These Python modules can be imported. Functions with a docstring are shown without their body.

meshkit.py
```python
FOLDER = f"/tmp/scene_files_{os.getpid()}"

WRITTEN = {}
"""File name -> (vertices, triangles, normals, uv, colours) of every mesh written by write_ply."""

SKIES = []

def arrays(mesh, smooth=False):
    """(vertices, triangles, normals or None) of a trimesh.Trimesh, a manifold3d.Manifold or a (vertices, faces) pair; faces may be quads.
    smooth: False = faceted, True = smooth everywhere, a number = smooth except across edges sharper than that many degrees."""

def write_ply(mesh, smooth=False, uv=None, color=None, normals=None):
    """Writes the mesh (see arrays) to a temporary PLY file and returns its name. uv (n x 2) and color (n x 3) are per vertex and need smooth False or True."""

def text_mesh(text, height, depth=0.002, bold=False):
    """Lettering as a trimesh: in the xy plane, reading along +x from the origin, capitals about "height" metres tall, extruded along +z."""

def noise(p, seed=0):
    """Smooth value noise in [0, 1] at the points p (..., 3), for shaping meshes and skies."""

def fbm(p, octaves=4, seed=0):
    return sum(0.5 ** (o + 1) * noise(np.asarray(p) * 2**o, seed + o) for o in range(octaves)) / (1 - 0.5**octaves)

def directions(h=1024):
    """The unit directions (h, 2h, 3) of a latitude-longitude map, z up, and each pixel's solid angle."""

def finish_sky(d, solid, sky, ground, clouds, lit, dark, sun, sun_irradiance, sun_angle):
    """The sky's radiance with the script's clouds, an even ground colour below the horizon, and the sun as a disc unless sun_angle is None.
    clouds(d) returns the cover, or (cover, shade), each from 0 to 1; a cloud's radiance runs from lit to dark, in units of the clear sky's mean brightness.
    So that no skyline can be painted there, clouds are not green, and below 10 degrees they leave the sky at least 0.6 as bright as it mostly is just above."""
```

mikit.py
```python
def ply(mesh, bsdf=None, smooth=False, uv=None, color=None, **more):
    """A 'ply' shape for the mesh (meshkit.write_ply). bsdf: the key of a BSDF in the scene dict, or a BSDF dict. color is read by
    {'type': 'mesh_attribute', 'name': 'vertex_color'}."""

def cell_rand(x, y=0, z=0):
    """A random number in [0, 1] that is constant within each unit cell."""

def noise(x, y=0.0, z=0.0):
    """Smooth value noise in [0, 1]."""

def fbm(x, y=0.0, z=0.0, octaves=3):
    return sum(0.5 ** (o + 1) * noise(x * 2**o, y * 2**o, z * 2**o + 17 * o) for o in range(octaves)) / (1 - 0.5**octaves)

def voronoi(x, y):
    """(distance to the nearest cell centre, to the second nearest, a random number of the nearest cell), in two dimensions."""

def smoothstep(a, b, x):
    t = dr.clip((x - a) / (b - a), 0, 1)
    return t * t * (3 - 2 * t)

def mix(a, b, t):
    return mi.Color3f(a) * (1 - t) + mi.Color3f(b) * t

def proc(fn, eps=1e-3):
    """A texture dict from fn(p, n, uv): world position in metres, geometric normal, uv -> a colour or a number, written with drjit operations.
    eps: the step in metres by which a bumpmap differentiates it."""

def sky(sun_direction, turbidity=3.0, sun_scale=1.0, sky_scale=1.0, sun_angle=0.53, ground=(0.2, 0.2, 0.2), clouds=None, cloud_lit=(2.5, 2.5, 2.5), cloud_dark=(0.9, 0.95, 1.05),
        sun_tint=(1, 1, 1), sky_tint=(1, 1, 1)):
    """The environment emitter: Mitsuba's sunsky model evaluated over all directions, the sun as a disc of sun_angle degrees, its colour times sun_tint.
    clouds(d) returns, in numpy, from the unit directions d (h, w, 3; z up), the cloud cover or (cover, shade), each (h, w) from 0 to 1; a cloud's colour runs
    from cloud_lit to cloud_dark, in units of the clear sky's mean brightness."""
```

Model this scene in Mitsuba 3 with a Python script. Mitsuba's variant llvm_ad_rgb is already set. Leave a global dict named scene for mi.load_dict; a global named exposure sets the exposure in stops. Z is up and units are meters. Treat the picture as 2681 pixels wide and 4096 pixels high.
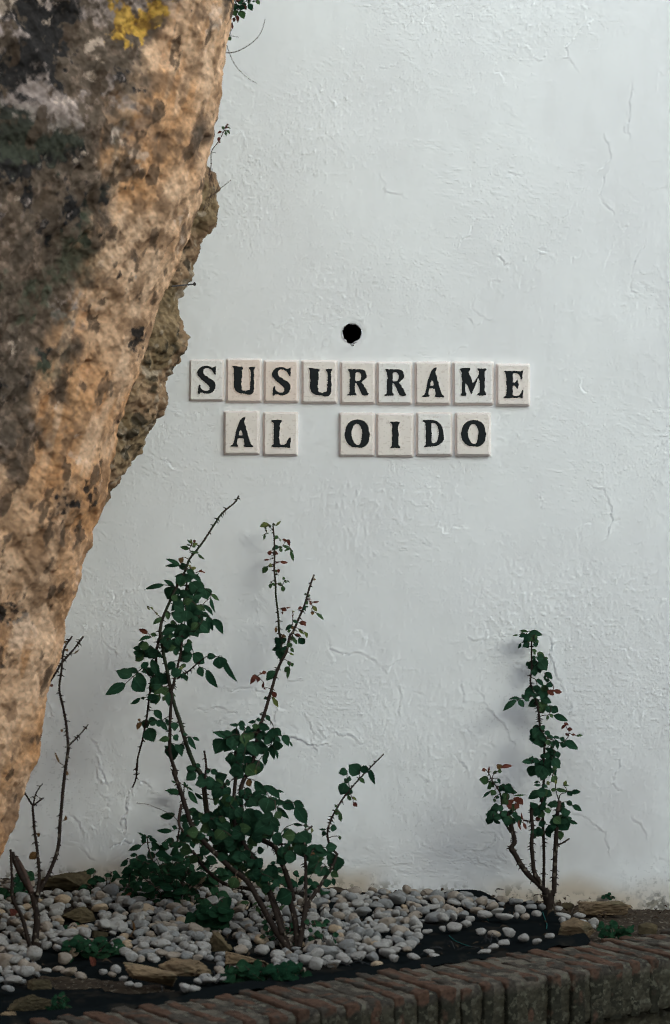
import math, random
import numpy as np, trimesh, drjit as dr, mitsuba as mi, mikit, meshkit
from shapely.geometry import Polygon
from shapely.ops import unary_union
T = mi.ScalarTransform4f
scene, labels = {}, {}
RNG = random.Random(7)
NP = np.random.default_rng(11)

# ---------------------------------------------------------------- camera, light, exposure
CAM_D, CAM_H, F = 5.114, 0.87, 8800.0            # metres to the wall, height over the bed, focal length in photo pixels
scene['camera'] = {'type': 'thinlens', 'fov': 2 * math.degrees(math.atan(1340.5 / F)), 'fov_axis': 'x',
    'to_world': T().look_at(origin=[0, -CAM_D, CAM_H], target=[0, 0, CAM_H], up=[0, 0, 1]),
    'aperture_radius': 0.0065, 'focus_distance': CAM_D - 0.02, 'near_clip': 0.05, 'far_clip': 500.0}
def overcast(d):            # a hazy late-day sky, brighter towards the horizon all round
    return np.ones(d.shape[:2]), np.clip(d[..., 2], 0, 1) ** 0.6
scene['sky'] = mikit.sky((0.60, -0.68, 0.43), turbidity=3, sun_scale=0.175, sun_angle=27, clouds=overcast,
    cloud_lit=(2.45, 2.78, 3.12), cloud_dark=(0.76, 0.88, 1.0), sun_tint=(0.65, 0.90, 1.28), ground=(0.12, 0.115, 0.11))
exposure = 3.7

# ---------------------------------------------------------------- helpers
def wx(us, vs, y):
    """photo pixel -> point at distance y (0 = wall face, negative = nearer)"""
    d = CAM_D + y
    return np.array([(us - 1340.5) * d / F, y, CAM_H - (vs - 2048.0) * d / F])
def Z(x0, y0, w, img=1558.0):
    s = w / img
    return lambda x, y: (x0 + x * s, y0 + y * s)
VIEW = Z(0, 0, 2681)
def new(name):
    if name not in scene and not any(k.startswith(name + '__') for k in scene): return name
    i = 1
    while True:
        k = f'{name}_{i:03d}'
        if k not in scene and k not in RES: return k
        i += 1
RES = set()
COUNT = {}
def top(name, label, cat, group=None, kind=None):
    n = COUNT.get(name, 0); COUNT[name] = n + 1
    key = name if n == 0 else f'{name}_{n:03d}'
    RES.add(key)
    e = {'label': label, 'category': cat}
    if group: e['group'] = group
    if kind: e['kind'] = kind
    labels[key] = e
    return key
def part(holder, name):
    b = holder + '__' + name
    n = COUNT.get(b, 0); COUNT[b] = n + 1
    return b if n == 0 else f'{b}_{n:03d}'
def structure(name, mesh, bsdf, smooth=True):
    scene[name] = mikit.ply(mesh, bsdf, smooth=smooth)
    labels[name] = {'kind': 'structure'}
def grid_mesh(P):
    a, b = P.shape[:2]
    i = np.arange(a * b).reshape(a, b)
    q = np.stack([i[:-1, :-1], i[1:, :-1], i[1:, 1:], i[:-1, 1:]], -1).reshape(-1, 4)
    return P.reshape(-1, 3), q
def smooth_line(pts, n=6):
    p = np.asarray(pts, float)
    if len(p) < 3:
        t = np.linspace(0, 1, n + 1)[:, None]
        return p[0] * (1 - t) + p[-1] * t
    q = np.vstack([2 * p[0] - p[1], p, 2 * p[-1] - p[-2]])
    out = []
    for k in range(1, len(q) - 2):
        for t in np.linspace(0, 1, n, endpoint=False):
            a, b, c, d = q[k - 1], q[k], q[k + 1], q[k + 2]
            out.append(0.5 * (2 * b + (c - a) * t + (2 * a - 5 * b + 4 * c - d) * t * t + (3 * b - a - 3 * c + d) * t ** 3))
    out.append(p[-1])
    return np.array(out)
def tube(points, radii, sides=7, cap=True):
    p = np.asarray(points, float); n = len(p)
    r = np.broadcast_to(np.asarray(radii, float), (n,))
    t = np.gradient(p, axis=0); t /= np.linalg.norm(t, axis=1, keepdims=True) + 1e-12
    a = np.cross(t, [0.0, 1.0, 0.05]); a /= np.linalg.norm(a, axis=1, keepdims=True) + 1e-9
    b = np.cross(t, a)
    ang = np.arange(sides) * 2 * np.pi / sides
    v = (p[:, None] + r[:, None, None] * (np.cos(ang)[None, :, None] * a[:, None] + np.sin(ang)[None, :, None] * b[:, None])).reshape(-1, 3)
    f = []
    for i in range(n - 1):
        for j in range(sides):
            k = (j + 1) % sides
            f += [[i * sides + j, i * sides + k, (i + 1) * sides + k], [i * sides + j, (i + 1) * sides + k, (i + 1) * sides + j]]
    if cap:
        v = np.vstack([v, p[:1], p[-1:]]); c0, c1 = len(v) - 2, len(v) - 1
        for j in range(sides):
            k = (j + 1) % sides
            f += [[c0, k, j], [c1, (n - 1) * sides + j, (n - 1) * sides + k]]
    return v, np.array(f)
def join(parts):
    vs, fs, at = [], [], 0
    for v, f in parts:
        f = np.asarray(f)
        if f.shape[1] == 4: f = np.vstack([f[:, [0, 1, 2]], f[:, [0, 2, 3]]])
        vs.append(np.asarray(v, float)); fs.append(f + at); at += len(v)
    return np.vstack(vs), np.vstack(fs)
def soil_z(x, y):
    """height of the planter bed"""
    zw = np.interp(x, [-1.2, -0.6, 0.0, 0.5, 0.78, 1.5], [0.03, 0.022, 0.0, -0.034, -0.05, -0.06])
    t = np.clip(-np.asarray(y) / 0.65, 0, 1)
    return zw * (1 - t) + -0.016 * t
def ground(us, vs, up=0.0):
    """photo pixel -> point on the bed"""
    d = 4.4
    for _ in range(25):
        z = soil_z((us - 1340.5) * d / F, d - CAM_D) + up
        d = 0.6 * d + 0.4 * (CAM_H - z) * F / (vs - 2048.0)
    return np.array([(us - 1340.5) * d / F, d - CAM_D, float(soil_z((us - 1340.5) * d / F, d - CAM_D)) + up])

# ---------------------------------------------------------------- materials
N, FB, SS, MIX = mikit.noise, mikit.fbm, mikit.smoothstep, mikit.mix
def C(*a): return mi.Color3f(*a)
def two(d): return {'type': 'twosided', 'bsdf': d}
def rgb(*c): return {'type': 'rgb', 'value': list(c)}
def prin(col, rough=0.7, spec=0.3, **k):
    return {'type': 'principled', 'base_color': col if isinstance(col, dict) else rgb(*col), 'roughness': rough, 'specular': spec, **k}

def wall_col(p, n, uv):
    x, z = p.x, p.z
    c = MIX(C(0.81, 0.81, 0.80), C(0.77, 0.765, 0.76), SS(0.3, 0.7, FB(x * 5, z * 3, 3.1, octaves=5)))
    c = MIX(c, C(0.70, 0.69, 0.68), SS(0.5, 0.68, FB(x * 34, z * 13, 6.0, octaves=4)) * 0.15)
    # damp, dusty paint low on the wall
    low = SS(0.75, 0.0, z + 0.25 * FB(x * 3, z * 3, 9.0)) * SS(0.25, 0.75, FB(x * 6 + 4, z * 5, 1.0, octaves=4))
    c = MIX(c, C(0.60, 0.575, 0.57), low * 0.75)
    base = -0.045 * x - 0.008
    h = z - base
    m = SS(0.035, -0.005, h + 0.05 * (FB(x * 14, z * 14, 5.0, octaves=4) - 0.5))
    ochre = SS(0.075, 0.01, h + 0.05 * (FB(x * 9, z * 9, 2.0) - 0.5)) * SS(0.35, 0.6, FB(x * 4, z * 3, 8.0))
    c = MIX(c, C(0.50, 0.40, 0.29), ochre * 0.8)
    spot = SS(0.55, 0.66, 0.55 * FB(x * 110, z * 110, 7.7, octaves=3) + 0.45 * FB(x * 14, z * 14, 3.0, octaves=3))
    c = MIX(c, C(0.20, 0.175, 0.13), 0.8 * m * SS(0.48, 0.62, FB(x * 75, z * 75, 7.0, octaves=4)))
    right = SS(0.62, 0.82, x) * SS(0.20, 0.0, h)
    c = MIX(c, C(0.10, 0.095, 0.085), spot * right * 0.75)
    speck = SS(0.70, 0.76, FB(x * 170, z * 170, 2.0, octaves=2)) * SS(0.52, 0.62, FB(x * 5, z * 5, 4.0))
    c = MIX(c, C(0.22, 0.20, 0.19), speck * 0.18 * SS(0.9, 0.2, z))
    return c
def wall_grain(p, n, uv):   # sand grain and brush hairs of the limewash, metres
    a = FB(p.x * 230, 3.0, p.z * 190, octaves=2); b = FB(p.x * 420, 5.0, p.z * 110, octaves=2)
    pim = SS(0.62, 0.85, N(p.x * 190, 7.0, p.z * 165))
    return (0.00032 * a + 0.00022 * b + 0.00050 * pim) * 1.7 * SS(0.2, 0.75, FB(p.x * 5, 1.0, p.z * 5, octaves=4))
scene['whitewash'] = two({'type': 'bumpmap', 'arbitrary': mikit.proc(wall_grain, eps=0.0008), 'scale': 1.0, 'bsdf': prin(mikit.proc(wall_col), 0.75, 0.2)})

EDGE_Z = [-0.6, -0.1, 0.18, 0.33, 0.50, 0.71, 0.90, 1.12, 1.35, 1.6, 1.95, 2.8]
def edge_x(z):   # quadratic fit of the outcrop's outline, as drjit
    return EC[0] * z * z + EC[1] * z + EC[2]
def rock_col(p, n, uv):
    x, y, z = p.x, p.y, p.z
    e = edge_x(z) - x                                 # metres in from the right edge
    hi = SS(0.35, 1.5, z)
    f1 = FB(x * 7 + 3, y * 7, z * 5, octaves=5)
    f2 = FB(x * 26, y * 26 + 5, z * 17, octaves=5)
    f3 = FB(x * 5 + 9, y * 5, z * 4 + 2, octaves=5)
    st = FB(e * 45, y * 12, z * 5, octaves=4)
    fine = FB(x * 75, y * 75, z * 60, octaves=4)
    c = MIX(C(0.52, 0.335, 0.205), C(0.45, 0.25, 0.125), SS(0.38, 0.62, f1))
    c = MIX(c, C(0.58, 0.41, 0.28), SS(0.46, 0.62, st) * 0.7)
    c = MIX(c, C(0.53, 0.385, 0.27), SS(0.50, 0.70, f3) * 0.6)
    c = MIX(c, C(0.20, 0.12, 0.07), SS(0.50, 0.64, f2) * 0.75)
    c = MIX(c, C(0.42, 0.215, 0.09), SS(0.48, 0.66, FB(x * 9 + 40, y * 9, z * 7, octaves=5)) * SS(0.9, 0.3, z) * 0.7)
    # lichen and grime crust: heavy on the upper left
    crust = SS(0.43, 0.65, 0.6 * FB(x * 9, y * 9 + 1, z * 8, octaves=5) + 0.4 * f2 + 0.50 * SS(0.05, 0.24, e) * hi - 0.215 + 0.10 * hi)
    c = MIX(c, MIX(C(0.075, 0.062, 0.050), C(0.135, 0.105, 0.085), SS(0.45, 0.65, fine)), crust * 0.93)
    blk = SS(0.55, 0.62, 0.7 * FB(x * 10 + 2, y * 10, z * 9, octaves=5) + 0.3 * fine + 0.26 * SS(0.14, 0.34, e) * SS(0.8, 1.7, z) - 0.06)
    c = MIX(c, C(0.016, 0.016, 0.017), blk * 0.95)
    grey = SS(0.53, 0.62, 0.75 * FB(x * 7 + 20, y * 7, z * 8, octaves=5) + 0.25 * fine) * SS(0.05, 0.16, e) * SS(0.4, 1.2, z)
    c = MIX(c, C(0.34, 0.285, 0.265), grey * 0.75 * SS(0.7, 1.3, z))
    green = SS(0.54, 0.64, 0.75 * FB(x * 8 + 31, y * 8, z * 7, octaves=5) + 0.25 * fine) * SS(0.06, 0.18, e) * SS(0.7, 1.1, z) * SS(1.75, 1.4, z)
    c = MIX(c, C(0.05, 0.06, 0.04), green * 0.85)
    pale = SS(0.62, 0.68, 0.7 * FB(x * 13 + 50, y * 13, z * 11, octaves=5) + 0.3 * fine)
    c = MIX(c, C(0.54, 0.44, 0.36), pale * 0.5 * SS(0.3, 0.9, z))
    yx = dr.sqrt(dr.square((e - 0.165) / 0.085) + dr.square((z - 1.85) / 0.12))
    yel = SS(0.47, 0.55, 0.6 * FB(x * 24, y * 24, z * 22, octaves=5) + 0.4 * fine + 0.28 * SS(1.1, 0.3, yx) - 0.20)
    c = MIX(c, MIX(C(0.20, 0.11, 0.025), C(0.42, 0.26, 0.05), SS(0.35, 0.6, fine)), yel * SS(1.15, 0.75, yx) * 0.92)
    pit = SS(0.60, 0.68, FB(e * 42, y * 26, z * 17, octaves=4))
    c = MIX(c, C(0.07, 0.05, 0.036), pit * 0.8)
    return c * C(0.97, 0.90, 0.855) * (0.55 + 0.9 * FB(x * 150, y * 150, z * 140, octaves=3)) * (0.7 + 0.6 * fine)
def ledge_col(p, n, uv):
    x, y, z = p.x, p.y, p.z
    f = FB(x * 16, y * 16, z * 14, octaves=5)
    c = MIX(C(0.31, 0.20, 0.122), C(0.18, 0.112, 0.066), SS(0.35, 0.65, f))
    c = MIX(c, C(0.11, 0.092, 0.045), SS(0.46, 0.62, FB(x * 11 + 4, y * 11, z * 9, octaves=5)) * SS(0.85, 1.05, z) * 0.5)
    c = MIX(c, C(0.03, 0.027, 0.02), SS(0.55, 0.70, FB(x * 30, y * 30, z * 26, octaves=4)) * 0.85)
    c = MIX(c, C(0.34, 0.27, 0.20), SS(0.62, 0.72, FB(x * 38 + 7, y * 38, z * 34, octaves=3)) * 0.7)
    return c * (0.5 + 1.0 * FB(x * 130, y * 130, z * 130, octaves=3))
def rock_grain(p, n, uv):
    return 0.0035 * FB(p.x * 95, p.y * 95, p.z * 80, octaves=4) + 0.003 * SS(0.45, 0.75, FB(p.x * 50 + 3, p.y * 50, p.z * 34, octaves=3))
scene['limestone'] = two({'type': 'bumpmap', 'arbitrary': mikit.proc(rock_grain, eps=0.0012), 'scale': 1.0, 'bsdf': prin(mikit.proc(rock_col), 0.9, 0.12)})
scene['mossy_stone'] = two(prin(mikit.proc(ledge_col), 0.95, 0.1))

def leafmat(name, a, b, trans=0.35, rough=0.45):
    def col(p, n, uv):
        v = FB(p.x * 30, p.y * 30, p.z * 30, octaves=2)
        w = mikit.cell_rand(p.x * 18, p.y * 14, p.z * 18)
        c = MIX(a, b, dr.clip(v * 0.6 + w * 1.1 - 0.3, 0, 1.9))
        off = dr.abs(uv.y - 0.5)
        rib = SS(0.05, 0.0, off) + 0.5 * SS(0.12, 0.0, dr.abs(dr.sin((uv.x - off * 0.7) * 22)))
        return c * (1 + 0.7 * rib)
    scene[name] = {'type': 'principledthin', 'base_color': mikit.proc(col), 'roughness': rough, 'diff_trans': trans, 'eta': 1.4, 'spec_trans': 0.0}
leafmat('leaf_dark', (0.010, 0.032, 0.018), (0.022, 0.056, 0.031), 0.35)
leafmat('leaf_mid', (0.030, 0.060, 0.025), (0.052, 0.092, 0.04), 0.5)
leafmat('leaf_young', (0.09, 0.115, 0.033), (0.16, 0.165, 0.06), 0.7)
leafmat('leaf_red', (0.07, 0.022, 0.018), (0.13, 0.045, 0.03), 0.5)
leafmat('leaf_dry', (0.10, 0.055, 0.022), (0.16, 0.09, 0.042), 0.4, 0.7)
leafmat('leaf_weed', (0.010, 0.034, 0.018), (0.021, 0.055, 0.027), 0.45)
def bark(p, n, uv):
    c = MIX(C(0.010, 0.007, 0.006), C(0.028, 0.019, 0.014), FB(p.x * 90, p.y * 90, p.z * 45, octaves=3))
    return MIX(c, C(0.12, 0.10, 0.075), SS(0.76, 0.84, N(p.x * 160, p.y * 160, p.z * 90)) * 0.8)
def greencane(p, n, uv):
    return MIX(C(0.018, 0.025, 0.013), C(0.032, 0.023, 0.017), SS(0.35, 0.65, FB(p.x * 30, p.y * 30, p.z * 14, octaves=3)))
scene['bark'] = two(prin(mikit.proc(bark), 0.85, 0.1))
scene['green_bark'] = two(prin(mikit.proc(greencane), 0.75, 0.12))
scene['twig_bark'] = two(prin((0.06, 0.038, 0.03), 0.85, 0.1))

def pebmat(name, a, b, d):
    def col(p, n, uv):
        c = MIX(a, b, FB(p.x * 38, p.y * 38, p.z * 38, octaves=3))
        c = MIX(c, C(*d), SS(0.54, 0.72, FB(p.x * 75 + 3, p.y * 75, p.z * 75, octaves=4)) * 0.6)
        return MIX(c, C(0.10, 0.08, 0.06), SS(0.78, 0.84, N(p.x * 260, p.y * 260, p.z * 260)) * 0.5)
    scene[name] = two(prin(mikit.proc(col), 0.7, 0.25))
pebmat('pebble_white', (0.265, 0.25, 0.232), (0.19, 0.177, 0.162), (0.12, 0.104, 0.087))
pebmat('pebble_grey', (0.18, 0.177, 0.172), (0.13, 0.127, 0.122), (0.08, 0.073, 0.064))
pebmat('pebble_warm', (0.235, 0.193, 0.158), (0.175, 0.143, 0.113), (0.12, 0.087, 0.056))
pebmat('pebble_tan', (0.25, 0.175, 0.115), (0.30, 0.23, 0.155), (0.16, 0.105, 0.06))
def tan_col(p, n, uv):
    x, y, z = p.x, p.y, p.z
    c = MIX(C(0.17, 0.118, 0.07), C(0.12, 0.083, 0.05), SS(0.35, 0.65, FB(x * 22, y * 22, z * 22, octaves=4)))
    c = MIX(c, C(0.09, 0.075, 0.045), SS(0.52, 0.68, FB(x * 30 + 8, y * 30, z * 30, octaves=4)) * 0.8)
    return c * (0.7 + 0.6 * FB(x * 170, y * 170, z * 170, octaves=2))
def dark_col(p, n, uv):
    x, y, z = p.x, p.y, p.z
    c = MIX(C(0.08, 0.060, 0.034), C(0.048, 0.038, 0.022), SS(0.35, 0.65, FB(x * 26, y * 26, z * 26, octaves=4)))
    return c * (0.6 + 0.8 * FB(x * 150, y * 150, z * 150, octaves=2))
scene['sandstone'] = two(prin(mikit.proc(tan_col), 0.9, 0.12))
scene['earthy_stone'] = two(prin(mikit.proc(dark_col), 0.95, 0.1))
def soil_col(p, n, uv):
    c = MIX(C(0.016, 0.012, 0.009), C(0.045, 0.033, 0.023), FB(p.x * 60, p.y * 60, 1.0, octaves=4))
    return MIX(c, C(0.13, 0.11, 0.085), SS(0.80, 0.86, N(p.x * 190, p.y * 190, 3.0)) * 0.7)
scene['soil'] = two(prin(mikit.proc(soil_col), 0.95, 0.08))
def fab_col(p, n, uv):
    w = 0.5 + 0.5 * dr.sin(p.x * 1500) * dr.sin(p.y * 1500)
    c = MIX(C(0.004, 0.005, 0.005), C(0.008, 0.010, 0.011), w)
    return MIX(c, C(0.024, 0.020, 0.016), SS(0.55, 0.75, FB(p.x * 24, p.y * 24, 2.0, octaves=5)) * 0.55)
scene['fabric'] = two({'type': 'diffuse', 'reflectance': mikit.proc(fab_col)})
scene['litter'] = two(prin((0.032, 0.021, 0.013), 0.9, 0.1))
scene['teal_thread'] = two(prin((0.008, 0.055, 0.052), 0.8, 0.1))
scene['black_plastic'] = two(prin((0.012, 0.013, 0.015), 0.45, 0.4))
def brick_col(p, n, uv):
    x, y, z = p.x, p.y, p.z
    c = MIX(C(0.080, 0.043, 0.028), C(0.050, 0.030, 0.021), FB(x * 40, y * 40, z * 30, octaves=4))
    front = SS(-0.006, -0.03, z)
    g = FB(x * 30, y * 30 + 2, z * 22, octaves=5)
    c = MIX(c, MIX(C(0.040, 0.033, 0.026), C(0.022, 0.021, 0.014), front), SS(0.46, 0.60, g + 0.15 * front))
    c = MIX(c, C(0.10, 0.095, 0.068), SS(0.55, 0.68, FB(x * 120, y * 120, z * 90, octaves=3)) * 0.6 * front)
    return c * (0.42 + 1.0 * FB(x * 190, y * 190, z * 190, octaves=2))
def mortar_col(p, n, uv):
    x, y, z = p.x, p.y, p.z
    front = SS(-0.010, -0.03, z)
    c = MIX(C(0.088, 0.074, 0.058), C(0.036, 0.031, 0.025), SS(0.35, 0.65, FB(x * 45, y * 45, z * 35, octaves=5)))
    c = MIX(c, MIX(C(0.022, 0.022, 0.015), C(0.056, 0.050, 0.033), FB(x * 60, y * 60, z * 40, octaves=4)), front * 0.9)
    return MIX(c, C(0.11, 0.105, 0.078), SS(0.55, 0.68, FB(x * 120, y * 120, z * 100, octaves=3)) * 0.6) * (0.42 + 1.0 * FB(x * 190 + 9, y * 190, z * 190, octaves=2))
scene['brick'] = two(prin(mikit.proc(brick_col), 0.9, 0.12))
scene['mortar'] = two(prin(mikit.proc(mortar_col), 0.95, 0.1))
def pave_col(p, n, uv):
    return MIX(C(0.13, 0.12, 0.11), C(0.19, 0.175, 0.16), FB(p.x * 6, p.y * 6, 0.0, octaves=5))
scene['paving'] = two(prin(mikit.proc(pave_col), 0.9, 0.15))
scene['mortar_wall'] = two(prin((0.30, 0.265, 0.22), 0.9, 0.1))
def tilemat(name, c0, c1):
    def col(p, n, uv):
        c = MIX(c0, c1, FB(p.x * 26, p.y * 5, p.z * 26, octaves=3))
        return MIX(c, C(0.40, 0.28, 0.22), SS(0.66, 0.76, FB(p.x * 210, 0.0, p.z * 210, octaves=2)) * 0.25)
    scene[name] = two(prin(mikit.proc(col), 0.28, 0.5))
tilemat('glaze_cream', (0.82, 0.745, 0.68), (0.78, 0.705, 0.64))
tilemat('glaze_pink', (0.82, 0.69, 0.605), (0.79, 0.655, 0.57))
tilemat('glaze_white', (0.82, 0.785, 0.745), (0.78, 0.745, 0.705))
def tile_edge(p, n, uv):
    return MIX(C(0.78, 0.71, 0.67), C(0.62, 0.53, 0.48), FB(p.x * 70, p.y * 70, p.z * 70, octaves=3))
scene['glaze_edge'] = two(prin(mikit.proc(tile_edge), 0.5, 0.4))
scene['glaze_black'] = two(prin((0.008, 0.012, 0.014), 0.22, 0.5))
scene['iron'] = two(prin((0.06, 0.055, 0.055), 0.5, 0.4, metallic=0.7))
scene['hole_dark'] = two(prin((0.02, 0.019, 0.018), 0.95, 0.0))

# ---------------------------------------------------------------- the ground in front and far around
g = np.array([[x, y, -0.6] for x in (-60, 60) for y in (-80, 40)], float)
house = top('lane_house', 'stone house across the lane, behind the viewer', 'house')
hs = trimesh.creation.box((26, 6, 5.0)); hs.apply_translation((1.0, -10.6, 1.9)); hr = trimesh.creation.box((26.8, 6.8, 0.18)); hr.apply_translation((1.0, -10.6, 4.49))
scene[part(house, 'wall')] = mikit.ply(hs, 'mortar_wall', smooth=False); scene[part(house, 'eaves')] = mikit.ply(hr, 'sandstone', smooth=False)
structure('pavement', (g, np.array([[0, 2, 3], [0, 3, 1]])), 'paving', smooth=False)

# ---------------------------------------------------------------- the whitewashed wall
def w2(pts, z):   # zoom pixels -> wall (x, z)
    return np.array([wx(*z(a, b), 0.0)[[0, 2]] for a, b in pts])
zR, zM, zD = Z(1850, 2480, 550), Z(700, 2000, 1000), Z(850, 2500, 500)
zL, zQ = Z(0, 3000, 1000), Z(1681, 3000, 1000)
CRACKS = [  # (points, zoom, height mm)
    ([(960,150),(1000,230),(1030,300),(1000,380),(1020,480),(1060,580),(1110,700),(1150,800),(1210,900),(1250,960),(1230,1050),(1200,1150)], zR, 3.2),
    ([(190,820),(240,930),(290,1010),(360,1090),(450,1150),(490,1230),(510,1310),(570,1360),(605,1410),(560,1550)], zR, 2.6),
    ([(40,210),(150,230),(280,240)], zR, 1.6), ([(0,690),(20,780),(10,880),(40,970)], zR, 2.0), ([(10,1210),(70,1260),(100,1320)], zR, 2.0),
    ([(970,880),(985,930),(1050,950),(1150,960),(1220,1000),(1280,1030)], zM, 2.6), ([(1280,1060),(1310,1085),(1340,1040),(1420,990)], zM, 2.0),
    ([(260,1180),(420,1180),(500,1185),(580,1200)], zM, 2.0), ([(640,1290),(628,1340),(625,1380),(610,1420)], zM, 2.8),
    ([(650,1450),(760,1480),(800,1500),(860,1525),(980,1535)], zM, 2.8), ([(870,1420),(910,1450),(960,1480)], zM, 2.0),
    ([(1000,1440),(1100,1470),(1170,1520)], zM, 2.2), ([(1390,1130),(1420,1200),(1400,1300),(1420,1380)], zM, 1.6), ([(700,1130),(800,1125)], zM, 1.6),
    ([(1160,960),(1190,880),(1200,840)], zM, 1.4),
    ([(860,1340),(1000,1390),(1150,1440),(1250,1530),(1310,1600)], zD, 2.8), ([(985,1250),(1030,1290),(1070,1340)], zD, 2.2),
    ([(1180,1100),(1170,1180),(1230,1290),(1300,1400)], zD, 1.7),
    ([(1375,1130),(1410,1150),(1425,1190),(1420,1230),(1400,1265)], VIEW, 2.8), ([(1150,590),(1170,605),(1190,620)], VIEW, 2.0),
    ([(1470,190),(1465,250),(1460,330)], VIEW, 1.8), ([(1400,300),(1420,350),(1390,400)], VIEW, 1.8), ([(1410,390),(1400,450),(1430,500)], VIEW, 1.5),
    ([(1500,560),(1470,640),(1480,700)], VIEW, 1.5), ([(880,400),(900,440),(950,460)], VIEW, 1.2), ([(1380,40),(1320,110),(1350,180)], VIEW, 1.2),
    ([(585,20),(630,110),(640,150),(660,180),(730,215)], zL, 3.0), ([(590,90),(600,170),(650,200),(680,240)], zL, 2.4),
    ([(830,230),(800,320),(785,380),(780,440),(775,500),(790,560)], zL, 4.0), ([(815,230),(785,330),(765,420),(755,500)], zL, 3.0),
    ([(600,260),(660,300),(660,370)], zL, 2.0), ([(470,600),(540,650),(620,690)], zL, 2.4), ([(420,390),(480,460),(550,575)], zL, 2.0),
    ([(680,600),(760,580),(850,570)], zL, 3.0), ([(860,230),(900,200),(925,230),(910,280)], zL, 3.0), ([(150,480),(300,540)], zL, 1.5),
    ([(200,20),(240,60),(270,90),(290,150)], zQ, 2.2), ([(860,400),(1000,410),(1060,440),(1150,510),(1160,600),(1185,670)], zQ, 2.4),
    ([(515,140),(540,190),(575,240)], zQ, 2.2), ([(0,170),(30,175),(60,210)], zQ, 1.6), ([(1210,60),(1250,80),(1200,200),(1280,270)], zQ, 2.0),
    ([(340,370),(380,430),(490,500)], zQ, 1.8), ([(1490,670),(1558,700)], zQ, 2.0), ([(1300,400),(1380,470),(1420,560)], zQ, 1.6),
    ([(750,590),(800,560),(860,600)], Z(0,2000,1000), 1.4), ([(640,870),(700,940),(760,990)], Z(0,2000,1000), 2.0), ([(560,1480),(600,1530),(640,1600)], Z(0,2000,1000), 2.2),
    ([(1200,1320),(1350,1300),(1500,1330)], Z(0,2000,1000), 2.0),
]
xs = np.concatenate([np.linspace(-4, -0.9, 24)[:-1], np.arange(-0.9, 0.9, 0.0025), np.linspace(0.9, 4, 24)])
zs = np.concatenate([np.linspace(-0.6, -0.2, 8)[:-1], np.arange(-0.2, 2.12, 0.0025), np.linspace(2.12, 3.4, 12)])
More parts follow.
